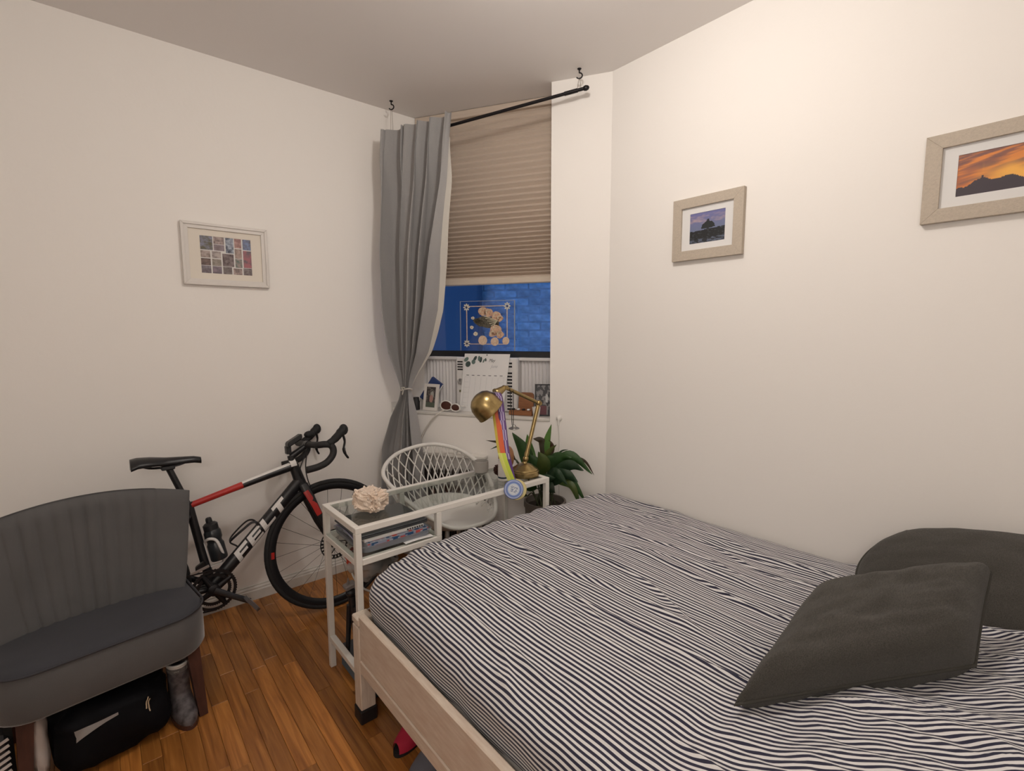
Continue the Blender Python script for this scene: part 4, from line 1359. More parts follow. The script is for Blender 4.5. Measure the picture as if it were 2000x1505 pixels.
# ================================================================== WHITE LATTICE CHAIR
wc = thing('lattice_chair', 'white plastic tub chair with a diamond lattice back behind the desk', 'chair', (1.47, 2.28, 0))
RIM = [(1.47, 2.600, .790), (1.29, 2.595, .760), (1.158, 2.480, .700), (1.172, 2.325, .620), (1.245, 2.180, .530), (1.335, 2.075, .468), (1.48, 2.045, .455),
       (1.615, 2.075, .468), (1.690, 2.175, .560), (1.708, 2.300, .665), (1.670, 2.440, .745), (1.585, 2.550, .782)]
rimp = catmull(RIM, 10, closed=True)
NR = len(rimp)
CC = V(1.47, 2.270, 0.0)
def rimat(u):
    u = (u % 1.0) * NR
    i = int(u) % NR
    return rimp[i].lerp(rimp[(i + 1) % NR], u - int(u))
def low(u):
    p = rimat(u)
    d = V(p.x - CC.x, p.y - CC.y, 0)
    r = min(0.205, d.length - 0.03)
    return CC + d.normalized() * r + V(0, 0, 0.448)
def shellp(u, v):
    a, b = low(u), rimat(u)
    p = a.lerp(b, v)
    d = V(p.x - CC.x, p.y - CC.y, 0).normalized()
    return p + d * (0.028 * sin(pi * v) ** 0.8 * sstep(0.0, 0.18, b.z - 0.45))
g = G(); g.tube([p for p in rimp], 0.0115, 10, closed=True); g.build('rim', M_white_plastic, wc, 180)
g = G()
def seatp(u, v):
    a = low(u)
    if v < 0.6:
        t = v / 0.6
        c = V(CC.x, CC.y, 0.430)
        p = c.lerp(a, t); p.z = 0.430 + 0.012 * t ** 3
        return p
    t = (v - 0.6) / 0.4
    e = 1.0 if rimat(u).z < 0.50 else lerp(1.0, 0.16, sstep(0.50, 0.58, rimat(u).z))
    return shellp(u, t * e)
g.grid(lambda u, v: seatp(u, v * 0.998 + 0.002), 96, 14, cu=True)
g.grid(lambda u, v: seatp(u, v * 0.998 + 0.002) - V(0, 0, 0.010), 96, 14, cu=True)
g.build('seat', M_white_plastic, wc, 60)
NS = 34
for k in range(NS):
    for sg in (-1, 1):
        pts = []
        for q in range(13):
            v = q / 12
            u = k / NS + sg * 0.085 * v
            if rimat(u).z < 0.515 and 0.3 < (u % 1) < 0.75:
                if pts: break
                continue
            pts.append(shellp(u, v))
        if len(pts) > 3:
            g = G(); g.tube(pts, 0.0042, 5); g.build('lattice_strand', M_white_plastic, wc, 180)
for a in (0.8, 2.35, 3.95, 5.5):
    t_ = CC + V(0.15 * cos(a), 0.15 * sin(a), 0.425)
    f_ = CC + V(0.215 * cos(a), 0.215 * sin(a), 0.0)
    g = G(); g.tube([t_, f_], [0.011, 0.010], 10); g.build('leg', M_white_metal, wc, 60)

# ================================================================== RADIATOR under the sill
ra = thing('radiator', 'dark ribbed radiator under the window sill behind the lattice chair', 'radiator', wp(-0.93, 0.032, 0))
M_rad = mat('dark_bronze_radiator', (0.045, 0.035, 0.03), 0.3, metal=0.4)
for k in range(9):
    t = -1.13 + k * 0.048
    g = G()
    g.tube([wp(t, 0.032, 0.08), wp(t, 0.032, 0.60), wp(t, 0.032, 0.625)], [0.017, 0.017, 0.008], 10)
    g.tube([wp(t - 0.024, 0.032, 0.57), wp(t + 0.024, 0.032, 0.57)], 0.013, 8); g.tube([wp(t - 0.024, 0.032, 0.11), wp(t + 0.024, 0.032, 0.11)], 0.013, 8)
    g.build('column', M_rad, ra, 60)
for t in (-1.13, -0.746):
    g = G(); wbox(g, t - 0.012, t + 0.012, 0.018, 0.050, 0.0, 0.10, 0.004); g.build('foot', M_rad, ra)
g = G(); wbox(g, -1.155, -0.72, 0.001, 0.060, 0.700, 0.722, 0.004); cvr = g.build('radiator_shelf', M_white_metal, ra)
for t in (-1.10, -0.77):
    g = G(); wbox(g, t - 0.004, t + 0.004, 0.022, 0.036, 0.61, 0.700); g.build('bracket', M_white_metal, cvr)
# ================================================================== PLANT
PC = V(1.862, 1.930, 0)
pl = thing('potted_plant', 'leafy green plant with browned leaves in a tall pot by the desk', 'plant', tuple(PC))
g = G(); g.lathe([(0, 0), (0.085, 0), (0.088, 0.01), (0.112, 0.50), (0.118, 0.505), (0.118, 0.535), (0.108, 0.535), (0.104, 0.49), (0, 0.485)], PC, 32)
pot = g.build('pot', mat('grey_brown_planter', (0.16, 0.135, 0.115), 0.6, var=0.15, vs_=8), pl, 35)
g = G(); g.lathe([(0, 0.508), (0.10, 0.504), (0.104, 0.49), (0, 0.486)], PC, 24); g.build('soil', mat('potting_soil', (0.03, 0.02, 0.014), 0.95, bump=1.0, bs=60), pot)
def leafm(n, c, c2): return mat(n, c, 0.45, var=0.6, vs_=16, col2=c2, bump=0.2, bs=40)
M_lf = [leafm('leaf_green', (0.030, 0.085, 0.018), (0.018, 0.05, 0.012)), leafm('leaf_dark', (0.012, 0.035, 0.014), (0.02, 0.05, 0.02)),
        leafm('leaf_bright', (0.085, 0.19, 0.03), (0.05, 0.13, 0.02)), leafm('leaf_brown', (0.05, 0.025, 0.012), (0.03, 0.03, 0.012)), leafm('leaf_olive', (0.075, 0.095, 0.02), (0.03, 0.07, 0.015))]
M_stem = mat('plant_stem', (0.05, 0.06, 0.025), 0.5, var=0.3, vs_=20)
VH = V(0.694, 0.72, 0)
def leaf(base, mid, tip, wd, mi, stem=True, dep=(0, 0, 0), cup=0.25, wv=0.0):
    b, m_, t_ = [Vector(p) + VH * d for p, d in zip((base, mid, tip), dep)]
    P = catmull([b, m_, t_], 9)
    k = len(P)
    side0 = (t_ - b).cross(VH)
    if side0.length < 0.01: side0 = V(0.7, -0.7, 0)
    g = G()
    rows = []
    for i, p in enumerate(P):
        s = i / (k - 1)
        t = (P[min(i + 1, k - 1)] - P[max(i - 1, 0)]).normalized()
        sd_ = side0 - t * side0.dot(t); sd_.normalize()
        nr = sd_.cross(t)
        hw = wd * (sin(pi * min(1, s ** 0.8)) ** 0.85 * (1 - 0.25 * s) + 0.02)
        rows.append([g.pt(p + sd_ * (hw * q) + nr * (cup * hw * q * q + wv * sin(s * 14) * q) ) for q in (-1, -.6, -.25, 0, .25, .6, 1)])
    for a, c in zip(rows, rows[1:]):
        for q in range(6): g.f.append([a[q], a[q + 1], c[q + 1], c[q]])
    o = g.build('leaf', M_lf[mi], pl, 180)
    if stem:
        r0 = PC + V(random.uniform(-.05, .05), random.uniform(-.05, .05), 0.50)
        g = G(); g.tube(catmull([r0, r0.lerp(b, 0.55) + V(0, 0, 0.04), b], 6), 0.0035, 6); g.build('stem', M_stem, pl, 180)
    return o
leaf((1.864, 1.926, .773), (1.868, 1.922, .869), (1.886, 1.905, .967), 0.022, 2)
leaf((1.801, 1.987, .693), (1.780, 2.007, .815), (1.731, 2.054, .924), 0.042, 0, dep=(0, -.02, -.03))
leaf((1.815, 1.970, .70), (1.800, 1.99, .80), (1.790, 2.0, .90), 0.032, 2, dep=(0, .04, .04))
leaf((1.745, 2.04, .756), (1.698, 2.086, .848), (1.625, 2.155, .877), 0.012, 3, dep=(0, .0, -.02))
leaf((1.745, 2.04, .765), (1.690, 2.095, .838), (1.640, 2.14, .822), 0.008, 1, dep=(0, .0, 0))
leaf((1.883, 1.908, .701), (1.958, 1.836, .800), (2.045, 1.750, .700), 0.030, 0, dep=(0, -.03, -.04), wv=.003)
leaf((1.980, 1.815, .795), (2.02, 1.775, .765), (2.055, 1.742, .690), 0.008, 3, stem=False, dep=(-.03, -.03, -.03))
leaf((1.883, 1.908, .677), (1.954, 1.839, .752), (2.010, 1.785, .730), 0.034, 1, dep=(0, -.06, -.08), wv=.003)
leaf((1.883, 1.908, .657), (1.955, 1.838, .672), (2.025, 1.770, .535), 0.026, 0, dep=(0, -.03, -.03))
leaf((1.904, 1.888, .643), (1.965, 1.829, .640), (2.002, 1.793, .515), 0.022, 4, dep=(0, -.06, -.06))
leaf((1.845, 1.943, .651), (1.856, 1.934, .758), (1.835, 1.955, .826), 0.042, 4, dep=(0, -.05, -.06))
leaf((1.835, 1.955, .660), (1.875, 1.915, .765), (1.900, 1.890, .800), 0.036, 0, dep=(0, -.04, -.05))
leaf((1.856, 1.934, .758), (1.850, 1.940, .865), (1.812, 1.976, .885), 0.024, 3, dep=(0, .0, 0), wv=.004)
leaf((1.872, 1.918, .759), (1.888, 1.903, .832), (1.874, 1.916, .88), 0.018, 3, dep=(0, .01, 0), wv=.003)
leaf((1.791, 1.997, .556), (1.735, 2.050, .600), (1.668, 2.115, .588), 0.022, 1, dep=(0, -.05, -.07))
leaf((1.893, 1.898, .759), (1.923, 1.869, .818), (1.953, 1.840, .833), 0.006, 1, dep=(0, -.02, -.03))
leaf((1.83, 1.96, .60), (1.80, 1.985, .63), (1.76, 2.02, .62), 0.030, 0, dep=(0, -.06, -.08))
leaf((1.90, 1.89, .58), (1.88, 1.905, .64), (1.86, 1.93, .60), 0.026, 1, dep=(0, -.08, -.10))
leaf((1.86, 1.93, .66), (1.90, 1.89, .72), (1.95, 1.845, .655), 0.030, 1, dep=(0, -.09, -.1))
leaf((1.85, 1.94, .64), (1.905, 1.885, .775), (1.965, 1.83, .790), 0.040, 0, dep=(0, -.02, -.04), wv=.003)
leaf((1.84, 1.95, .64), (1.83, 1.96, .74), (1.80, 1.99, .80), 0.040, 0, dep=(0, -.02, -.02))
leaf((1.86, 1.93, .70), (1.868, 1.922, .80), (1.905, 1.885, .865), 0.020, 4, dep=(0, -.03, -.05))
leaf((1.88, 1.91, .62), (1.935, 1.86, .70), (1.99, 1.805, .66), 0.040, 1, dep=(0, -.05, -.06), wv=.003)
leaf((1.85, 1.94, .60), (1.86, 1.93, .68), (1.90, 1.89, .70), 0.040, 1, dep=(0, -.10, -.12))
for k in range(9):
    a = random.uniform(0, 6.3)
    r0 = PC + V(0.05 * cos(a), 0.05 * sin(a), 0.50)
    t_ = PC + V(random.uniform(-.07, .05), random.uniform(-.05, .07), random.uniform(.66, .74))
    g = G(); g.tube(catmull([r0, r0.lerp(t_, .5) + V(random.uniform(-.02, .02), random.uniform(-.02, .02), 0), t_], 5), 0.004, 6); g.build('stem', M_stem if k % 2 else M_lf[3], pl, 180)

# ================================================================== PICTURES
def picture(name, label, c, R, N, w_, h_, board, depth, fm, mm, pw, ph, colfn, nx, ny, bev=0.003, group=None, lip=False):
    c, R, N = Vector(c), Vector(R), Vector(N)
    U = V(0, 0, 1)
    ro = thing(name, label, 'picture', tuple(c - U * (h_ / 2)), group)
    hb = board / 2
    D = depth
    def mitre(a0, a1, b0, b1):
        """board between outer edge a0-a1 and inner edge b0-b1 (2D)"""
        g = G()
        g.prism([a0, a1, b1, b0], lambda x, y, h: c + R * x + U * y + N * h, 0.0, D)
        return g
    W2, H2 = w_ / 2, h_ / 2
    i, j = W2 - board, H2 - board
    for q in (((-W2, H2), (W2, H2), (-i, j), (i, j)), ((-W2, -H2), (W2, -H2), (-i, -j), (i, -j)), ((-W2, -H2), (-W2, H2), (-i, -j), (-i, j)), ((W2, -H2), (W2, H2), (i, -j), (i, j))):
        o = mitre(*q).build('frame_board', fm, ro)
        bv = o.modifiers.new('edge', 'BEVEL'); bv.width = bev * 0.35; bv.segments = 2
    if lip:
        k = board * 0.45
        for q in (((-W2, H2), (W2, H2), (-W2 + k, H2 - k), (W2 - k, H2 - k)), ((-W2, -H2), (W2, -H2), (-W2 + k, -H2 + k), (W2 - k, -H2 + k)), ((-W2, -H2), (-W2, H2), (-W2 + k, -H2 + k), (-W2 + k, H2 - k)), ((W2, -H2), (W2, H2), (W2 - k, -H2 + k), (W2 - k, H2 - k))):
            g = G(); g.prism([q[0], q[1], q[3], q[2]], lambda x, y, h: c + R * x + U * y + N * h, D - 0.001, D + 0.006)
            o = g.build('frame_moulding', fm, ro)
            bv = o.modifiers.new('edge', 'BEVEL'); bv.width = 0.002; bv.segments = 2
    # mount with a real opening
    for q in (((-i, j), (i, j), (-pw / 2, ph / 2), (pw / 2, ph / 2)), ((-i, -j), (i, -j), (-pw / 2, -ph / 2), (pw / 2, -ph / 2)), ((-i, -j), (-i, j), (-pw / 2, -ph / 2), (-pw / 2, ph / 2)), ((i, -j), (i, j), (pw / 2, -ph / 2), (pw / 2, ph / 2))):
        g = G(); g.prism([q[0], q[1], q[3], q[2]], lambda x, y, h: c + R * x + U * y + N * h, D * 0.45, D * 0.45 + 0.0015)
        g.build('mount', mm, ro)
    ink_print('print', M_ink, lambda x, y: c + R * ((x - .5) * pw * 1.02) + U * ((y - .5) * ph * 1.02) + N * (D * 0.43), nx, ny, colfn, ro)
    return ro
M_fr_linen = mat('pale_linen_frame', (0.53, 0.455, 0.37), 0.7, var=0.12, vs_=160, bump=0.3, bs=260)
M_fr_white = mat('white_frame', (0.72, 0.68, 0.64), 0.4)
M_mount = mat('white_mount', (0.76, 0.75, 0.74), 0.8)
M_mount_c = mat('cream_mount', (0.78, 0.72, 0.635), 0.8)
def seascape(u, v):
    n1 = nz(u * 3, v * 9, 1) * 0.5 + nz(u * 9, v * 22, 2) * 0.3
    hz = 0.40 + 0.06 * u
    if v < hz - 0.28:
        c = (0.10, 0.12, 0.17) if nz(u * 8, v * 25, 5) > 0.05 else (0.025, 0.028, 0.035)
        return c
    if v < hz + 0.02 * nz(u * 12, 0): return (0.018, 0.020, 0.022) if nz(u * 14, v * 20, 8) < 0.25 else (0.045, 0.05, 0.06)
    du = abs(u - 0.52)
    if du < 0.19 and hz + 0.03 < v < hz + 0.05 + 0.20 * sqrt(max(0.0, 1 - (du / 0.19) ** 2)) + 0.03 * nz(u * 25, v * 25): 
        return (0.022, 0.026, 0.028)
    if du < 0.035 and v < hz + 0.31: return (0.03, 0.03, 0.035)
    t = (v - hz) / (1 - hz)
    c = (lerp(0.16, 0.17, t), lerp(0.19, 0.17, t), lerp(0.30, 0.38, t))
    k = max(0, n1 + 0.12)
    if 0.35 < t < 0.85: c = tuple(lerp(a, b, min(1, k * 2.2)) for a, b in zip(c, (0.42, 0.32, 0.36)))
    return c
def sunset(u, v):
    ridge = 0.20 + 0.17 * exp(-((u - 0.36) / 0.17) ** 2) + 0.12 * exp(-((u - 0.72) / 0.15) ** 2) + 0.03 * nz(u * 9, 0.3) + (0.055 if abs(u - 0.36) < 0.012 else 0)
    if v < ridge: return (0.050, 0.038, 0.050)
    t = (v - ridge) / (1 - ridge)
    glow = exp(-((u - 0.78) / 0.35) ** 2) * exp(-((t - 0.12) / 0.28) ** 2)
    c = [lerp(0.55, 0.22, t), lerp(0.17, 0.10, t), lerp(0.055, 0.085, t)]
    s = nz(u * 2.2 + v * 1.0, v * 11 - u * 2.5, 2) + 0.5 * nz(u * 5, v * 24 - u * 4, 4)
    if s > 0.05: c = [lerp(a, b, min(1, s * 2)) for a, b in zip(c, (0.72, 0.25, 0.06))]
    else: c = [lerp(a, b, min(.7, -s * 1.5)) for a, b in zip(c, (0.17, 0.09, 0.085))]
    return tuple(lerp(a, b, min(1, glow * 1.1)) for a, b in zip(c, (0.90, 0.46, 0.09)))
picture('picture_frame', 'pale wood frame with a dark seascape photo left on the right wall', (XR - 0.001, 1.184, 1.942), (0, -1, 0), (-1, 0, 0), 0.335, 0.281, 0.044, 0.022, M_fr_linen, M_mount, 0.168, 0.135, seascape, 60, 48)
picture('picture_frame', 'pale wood frame with an orange sunset mountain photo on the right wall', (XR - 0.001, 0.252, 1.963), (0, -1, 0), (-1, 0, 0), 0.335, 0.278, 0.044, 0.022, M_fr_linen, M_mount, 0.168, 0.128, sunset, 72, 54)
CELLS = [(0, .62, .25, 1, 0), (.26, .80, .47, 1, 1), (.26, .62, .47, .78, 2), (.48, .58, .65, 1, 3), (.66, .74, .81, 1, 4), (.66, .46, .81, .72, 5), (.82, .70, 1, 1, 6), (.82, .22, 1, .68, 7),
         (0, .42, .20, .60, 8), (.21, .42, .40, .60, 9), (.41, .22, .64, .56, 10), (.66, .20, .81, .44, 11), (0, .22, .20, .40, 12), (.21, .22, .40, .40, 13),
         (0, .0, .20, .20, 14), (.21, .0, .40, .20, 15), (.41, .0, .60, .20, 16), (.61, .0, .80, .18, 17), (.81, .0, 1, .20, 18)]
CC1 = [(.22, .22, .30), (.16, .11, .11), (.18, .13, .14), (.42, .46, .55), (.28, .14, .13), (.22, .16, .14), (.18, .24, .42), (.36, .12, .14), (.20, .15, .13), (.22, .18, .17), (.22, .17, .17), (.08, .14, .12), (.09, .055, .05), (.17, .15, .12), (.22, .19, .22), (.10, .08, .10), (.20, .17, .16), (.19, .14, .13), (.24, .21, .21)]
CC2 = [(.10, .09, .05), (.42, .33, .30), (.26, .21, .24), (.05, .06, .09), (.50, .30, .26), (.45, .33, .28), (.10, .08, .09), (.14, .10, .12), (.42, .34, .31), (.45, .38, .36), (.08, .05, .05), (.30, .24, .22), (.20, .13, .11), (.33, .28, .24), (.11, .08, .09), (.24, .18, .22), (.09, .06, .06), (.42, .32, .29), (.10, .07, .07)]
def collage(u, v):
    for a, b, c, d, k in CELLS:
        if a <= u < c - 0.0 and b <= v < d:
            if u - a < 0.008 or c - u < 0.008: return (0.66, 0.64, 0.62)
            n1 = nz(u * 13, v * 11, k * 3.1) + 0.5 * nz(u * 34, v * 30, k)
            t = min(1, max(0, 0.5 + 1.1 * n1))
            return tuple(lerp(x, y, t) for x, y in zip(CC1[k], CC2[k]))
    return (0.66, 0.64, 0.62)
picture('picture_frame', 'white frame with a collage of small photos on the left wall', (0.543, YL - 0.001, 1.861), (1, 0, 0), (0, -1, 0), 0.386, 0.303, 0.030, 0.018, M_fr_white, M_mount_c, 0.228, 0.182, collage, 110, 88, 0.003, None, True)

# ================================================================== AIR CONDITIONER in the window
acu = thing('air_conditioner', 'white window air conditioner with pleated side panels above the sill', 'air conditioner', wp(-0.78, -0.17, 0.968))
M_acw = mat('aged_white_plastic', (0.76, 0.74, 0.72), 0.45, var=0.08, vs_=8)
g = G(); wbox(g, -0.995, -0.572, -0.30, -0.130, 0.970, 1.312, 0.008); g.build('body', M_acw, acu)
M_slot = mat('black_vent_slot', (0.012, 0.012, 0.014), 0.6)
for k in range(15):
    zz = 0.985 + k * 0.0205
    if k == 12: continue
    g = G(); wbox(g, -0.640, -0.608, -0.131, -0.1285, zz, zz + 0.0105); g.build('vent_slot', M_slot, acu)
for k in range(4):
    zz = 1.228 + k * 0.0165
    g = G(); wbox(g, -0.982, -0.945, -0.131, -0.1285, zz, zz + 0.009); g.build('vent_slot', M_slot, acu)
g = G(); g.lathe([(0, 0), (0.020, 0), (0.019, 0.008), (0.012, 0.010), (0, 0.010)], wp(-0.962, -0.131, 1.155), 22, WN); kn = g.build('dial', mat('grey_dial', (0.35, 0.34, 0.33), 0.4), acu, 40)
g = G(); wbox(g, -0.964, -0.960, -0.122, -0.1195, 1.155, 1.172); g.build('dial_mark', M_slot, kn)
g = G(); wbox(g, -0.972, -0.952, -0.131, -0.127, 1.085, 1.100, 0.002); g.build('button', mat('olive_button', (0.20, 0.19, 0.10), 0.5), acu)
g = G(); wbox(g, -1.262, -0.33, -0.225, -0.165, 1.292, 1.312, 0.003); g.build('top_channel', M_acw, acu)
M_pleat = mat('pleated_side_panel', (0.78, 0.76, 0.75), 0.6)
for ta, tb2 in ((-1.262, -0.995), (-0.572, -0.33)):
    g = G()
    n = int((tb2 - ta) / 0.0115)
    rows = []
    for k in range(n + 1):
        t = lerp(ta, tb2, k / n)
        o_ = -0.185 + (0.009 if k % 2 else -0.009)
        rows.append([g.pt(wp(t, o_, 0.970)), g.pt(wp(t, o_, 1.292)), g.pt(wp(t, -0.215, 1.292)), g.pt(wp(t, -0.215, 0.970))])
    for a, b in zip(rows, rows[1:]):
        for q in range(4): g.f.append([a[q], a[(q + 1) % 4], b[(q + 1) % 4], b[q]])
    g.f.append(rows[0]); g.f.append(rows[-1])
    g.build('side_panel', M_pleat, acu)
g = G(); g.tube(catmull([wp(-1.00, -0.12, 0.985), wp(-1.04, -0.03, 0.975), wp(-1.06, 0.014, 0.955), wp(-1.113, 0.018, 0.90), wp(-1.165, 0.022, 0.815), wp(-1.20, 0.022, 0.70), wp(-1.21, 0.02, 0.45)], 7), 0.0055, 8)
tag(g.build('power_cord', mat('white_cord', (0.62, 0.58, 0.52), 0.5), smooth=180), 'white power cord drooping from the sill beside the curtain', 'cord')

# ---------------------------------------------------------------- painted glass panel leaning on the window
gp = thing('glass_panel', 'clear glass panel painted with flowers and a butterfly wing at the window', 'ornament', wp(-0.785, -0.165, 1.352))
GT0, GT1, GZ0, GZ1, GO = -0.975, -0.600, 1.353, 1.668, -0.165
g = G(); wbox(g, GT0, GT1, GO - 0.0025, GO + 0.0005, GZ0, GZ1); g.build('glass', glass_mat('art_glass', (0.90, 0.93, 0.97), 0.08), gp)
M_edge = mat('glass_edge', (0.30, 0.33, 0.38), 0.3)
for q in ((GT0, GT0 + .004, GZ0, GZ1), (GT1 - .006, GT1, GZ0, GZ1), (GT0, GT1, GZ1 - .003, GZ1)):
    g = G(); wbox(g, q[0], q[1], GO - 0.003, GO + 0.001, q[2], q[3]); g.build('glass_edge', M_edge, gp)
M_peach = mat('peach_paint', (0.62, 0.42, 0.28), 0.5, var=0.5, vs_=90, col2=(0.78, 0.62, 0.48))
M_rose = mat('rose_paint', (0.48, 0.26, 0.17), 0.5, var=0.6, vs_=70, col2=(0.75, 0.52, 0.36))
M_cream = mat('cream_paint', (0.75, 0.68, 0.50), 0.5)
M_olive = mat('olive_black_paint', (0.015, 0.018, 0.012), 0.5, var=0.8, vs_=120, stretch=(1, 1, 3), col2=(0.20, 0.17, 0.12))
M_dot = mat('dark_dot_paint', (0.05, 0.03, 0.02), 0.5)
def gpt(a, b, h=0.0):
    return wp(GT0 + (GT1 - GT0) * a, GO + 0.001 + h, GZ0 + (GZ1 - GZ0) * b)
def gblob(name, a, b, ra, rb, m, h=0.004, n=18, wob=0.12, seed=0, rot=0.0):
    g = G()
    asp = (GZ1 - GZ0) / (GT1 - GT0)
    pts = []
    for k in range(n):
        th = 2 * pi * k / n
        r = 1 + wob * nz(cos(th) * 2 + seed, sin(th) * 2, seed)
        x, y = ra * r * cos(th), rb * r * sin(th)
        pts.append((x * cos(rot) - y * sin(rot), x * sin(rot) + y * cos(rot)))
    g.prism(pts, lambda x, y, q: gpt(a + x * asp, b + y, q), 0.0, h)
    return g.build(name, m, gp)
for q in ((0.13, 0.82, 0.885, 0.900), (0.12, 0.135, 0.16, 0.82), (0.855, 0.87, 0.15, 0.82), (0.17, 0.83, 0.128, 0.142)):
    g = G(); g.prism([(q[0], q[2]), (q[1], q[2]), (q[1], q[3]), (q[0], q[3])], gpt, 0.0, 0.002); g.build('border', M_peach, gp)
for ca_, cb_ in ((0.125, 0.875), (0.865, 0.885), (0.125, 0.145)):
    for k in range(8):
        th = 2 * pi * k / 8
        gblob('petal', ca_ + 0.045 * cos(th) * 0.85, cb_ + 0.052 * sin(th), 0.026, 0.014, M_cream, 0.003, 10, 0.0, 0, th)
    gblob('flower_centre', ca_, cb_, 0.014, 0.014, M_dot, 0.0045, 10, 0)
for (a, b, s) in ((0.43, 0.79, .10), (0.53, 0.76, .095), (0.67, 0.70, .10), (0.73, 0.65, .075), (0.66, 0.41, .125), (0.73, 0.33, .09), (0.60, 0.34, .08)):
    fl = gblob('rose', a, b, s, s * 0.85, M_rose, 0.004, 18, 0.25, a * 9)
    for k in range(3):
        g = G()
        asp = (GZ1 - GZ0) / (GT1 - GT0)
        P = [gpt(a + (s * (0.75 - .2 * k)) * cos(t) * asp, b + (s * (0.7 - .2 * k)) * sin(t), 0.005) for t in [k + q * 0.4 for q in range(8)]]
        g.tube(P, 0.0022, 5); g.build('petal_line', M_cream if k == 1 else M_peach, fl, 60)
for (a, b, ra, rb, rot) in ((0.50, 0.57, .27, .11, -0.15), (0.62, 0.63, .15, .06, .2), (0.36, 0.57, .14, .07, -.4), (0.66, 0.53, .10, .05, -.8)):
    gblob('wing', a, b, ra, rb, M_olive, 0.003, 22, 0.15, a * 5, rot)
for k in range(6):
    g = G(); g.tube([gpt(0.70 - k * 0.01, 0.60 - k * .012, 0.004), gpt(0.44 + k * 0.035, 0.70 - k * 0.05, 0.004)], 0.0022, 5); g.build('wing_vein', M_cream, gp)
for (a, b, s) in ((0.24, 0.66, .035), (0.22, 0.47, .042), (0.29, 0.34, .05)):
    gblob('small_flower', a, b, s, s * .8, M_cream, 0.003, 12, 0.3, b * 7)
    gblob('flower_centre', a, b, .014, .014, M_rose, 0.004, 8, 0)
for (a, b, s) in ((0.42, 0.21, .095), (0.64, 0.185, .085), (0.84, 0.20, .075)):
    gblob('shell', a, b, s, s * 1.0, M_peach, 0.004, 18, 0.06, a * 3)
g = G(); g.tube([gpt(0.70, 0.60, .004), gpt(0.77, 0.69, .004), gpt(0.775, 0.74, .004)], 0.0015, 5); g.build('antenna', M_dot, gp)

# ---------------------------------------------------------------- calendar
ck = thing('calendar', 'white wall calendar with green sprigs hung over the air conditioner', 'calendar', wp(-0.79, -0.10, 0.968))
def calp(x, y, h=0.0):
    """x 0..1 across, y 0..1 up; sheet leans out at the foot"""
    off = lerp(-0.085, -0.122, y) + 0.004 * sin(x * 3) + h
    t = lerp(lerp(-0.955, -0.655, x), lerp(-0.925, -0.618, x), y)
    return wp(t, off, lerp(0.969, 1.335, y))
g = G(); g.grid(lambda u, v: calp(u, v), 8, 8); g.grid(lambda u, v: calp(u, v, -0.0025), 8, 8); g.build('sheet', M_paper, ck)
M_gl = mat('grey_line_print', (0.50, 0.50, 0.52), 0.7)
for k in range(8):
    x = 0.06 + k * 0.125
    g = G(); g.tube([calp(x, 0.06, .0008), calp(x, 0.60, .0008)], 0.0005, 4); g.build('grid_line', M_gl, ck)
for k in range(7):
    y = 0.06 + k * 0.09
    g = G(); g.tube([calp(0.06, y, .0008), calp(0.935, y, .0008)], 0.0005, 4); g.build('grid_line', M_gl, ck)
for k in range(7):
    x = 0.09 + k * 0.125
    g = G(); g.grid(lambda u, v: calp(x + u * 0.06, 0.625 + v * 0.010, .001), 2, 2); g.build('day_name', mat('dark_print', (0.10, 0.10, 0.11), 0.7) if k == 0 else bpy.data.materials['dark_print'], ck)
M_sprig = [mat('sprig_green', (0.13, 0.19, 0.17), 0.7), mat('sprig_dark', (0.05, 0.075, 0.07), 0.7)]
for k, (x, y, rx, ry, a) in enumerate(((.05, .90, .055, .035, .5), (.10, .82, .06, .05, .2), (.22, .86, .045, .04, -.2), (.25, .92, .05, .03, .9), (.34, .92, .03, .045, .1), (.38, .90, .03, .05, -.1), (.45, .88, .016, .035, -.4), (.49, .90, .016, .03, .3))):
    g = G()
    g.prism([(rx * cos(t) * cos(a) - ry * sin(t) * sin(a), rx * cos(t) * sin(a) + ry * sin(t) * cos(a)) for t in [q * 2 * pi / 14 for q in range(14)]], lambda p, q, h: calp(x + p, y + q, h), 0.0006, 0.0012)
    g.build('sprig_leaf', M_sprig[k % 2], ck)
def text_mesh(s, size, fn, name, m, parent, shear=0.35):
    cu_ = bpy.data.curves.new('txt', 'FONT')
    cu_.body = s; cu_.size = 1.0; cu_.shear = shear; cu_.resolution_u = 3
    to = bpy.data.objects.new('txt', cu_)
    COL.objects.link(to)
    dg = bpy.context.evaluated_depsgraph_get()
    dg.update()
    me = bpy.data.meshes.new_from_object(to.evaluated_get(dg))
    g = G()
    for v_ in me.vertices: g.pt(fn(v_.co.x * size, v_.co.y * size))
    g.f = [list(p.vertices) for p in me.polygons]
    bpy.data.objects.remove(to); bpy.data.curves.remove(cu_); bpy.data.meshes.remove(me)
    return g.build(name, m, parent)
text_mesh('May', 0.075, lambda x, y: calp(0.56 + x * 1.1, 0.865 + y, 0.0014), 'lettering', bpy.data.materials['dark_print'], ck)
text_mesh('June', 0.075, lambda x, y: calp(0.62 + x * 1.1, 0.765 + y, 0.0014), 'lettering', M_gl, ck)
g = G(); g.lathe([(0, 0), (0.004, 0), (0.003, 0.004), (0, 0.004)], wp(-0.77, -0.118, 1.328), 8, WN); g.build('pin', M_black, ck)

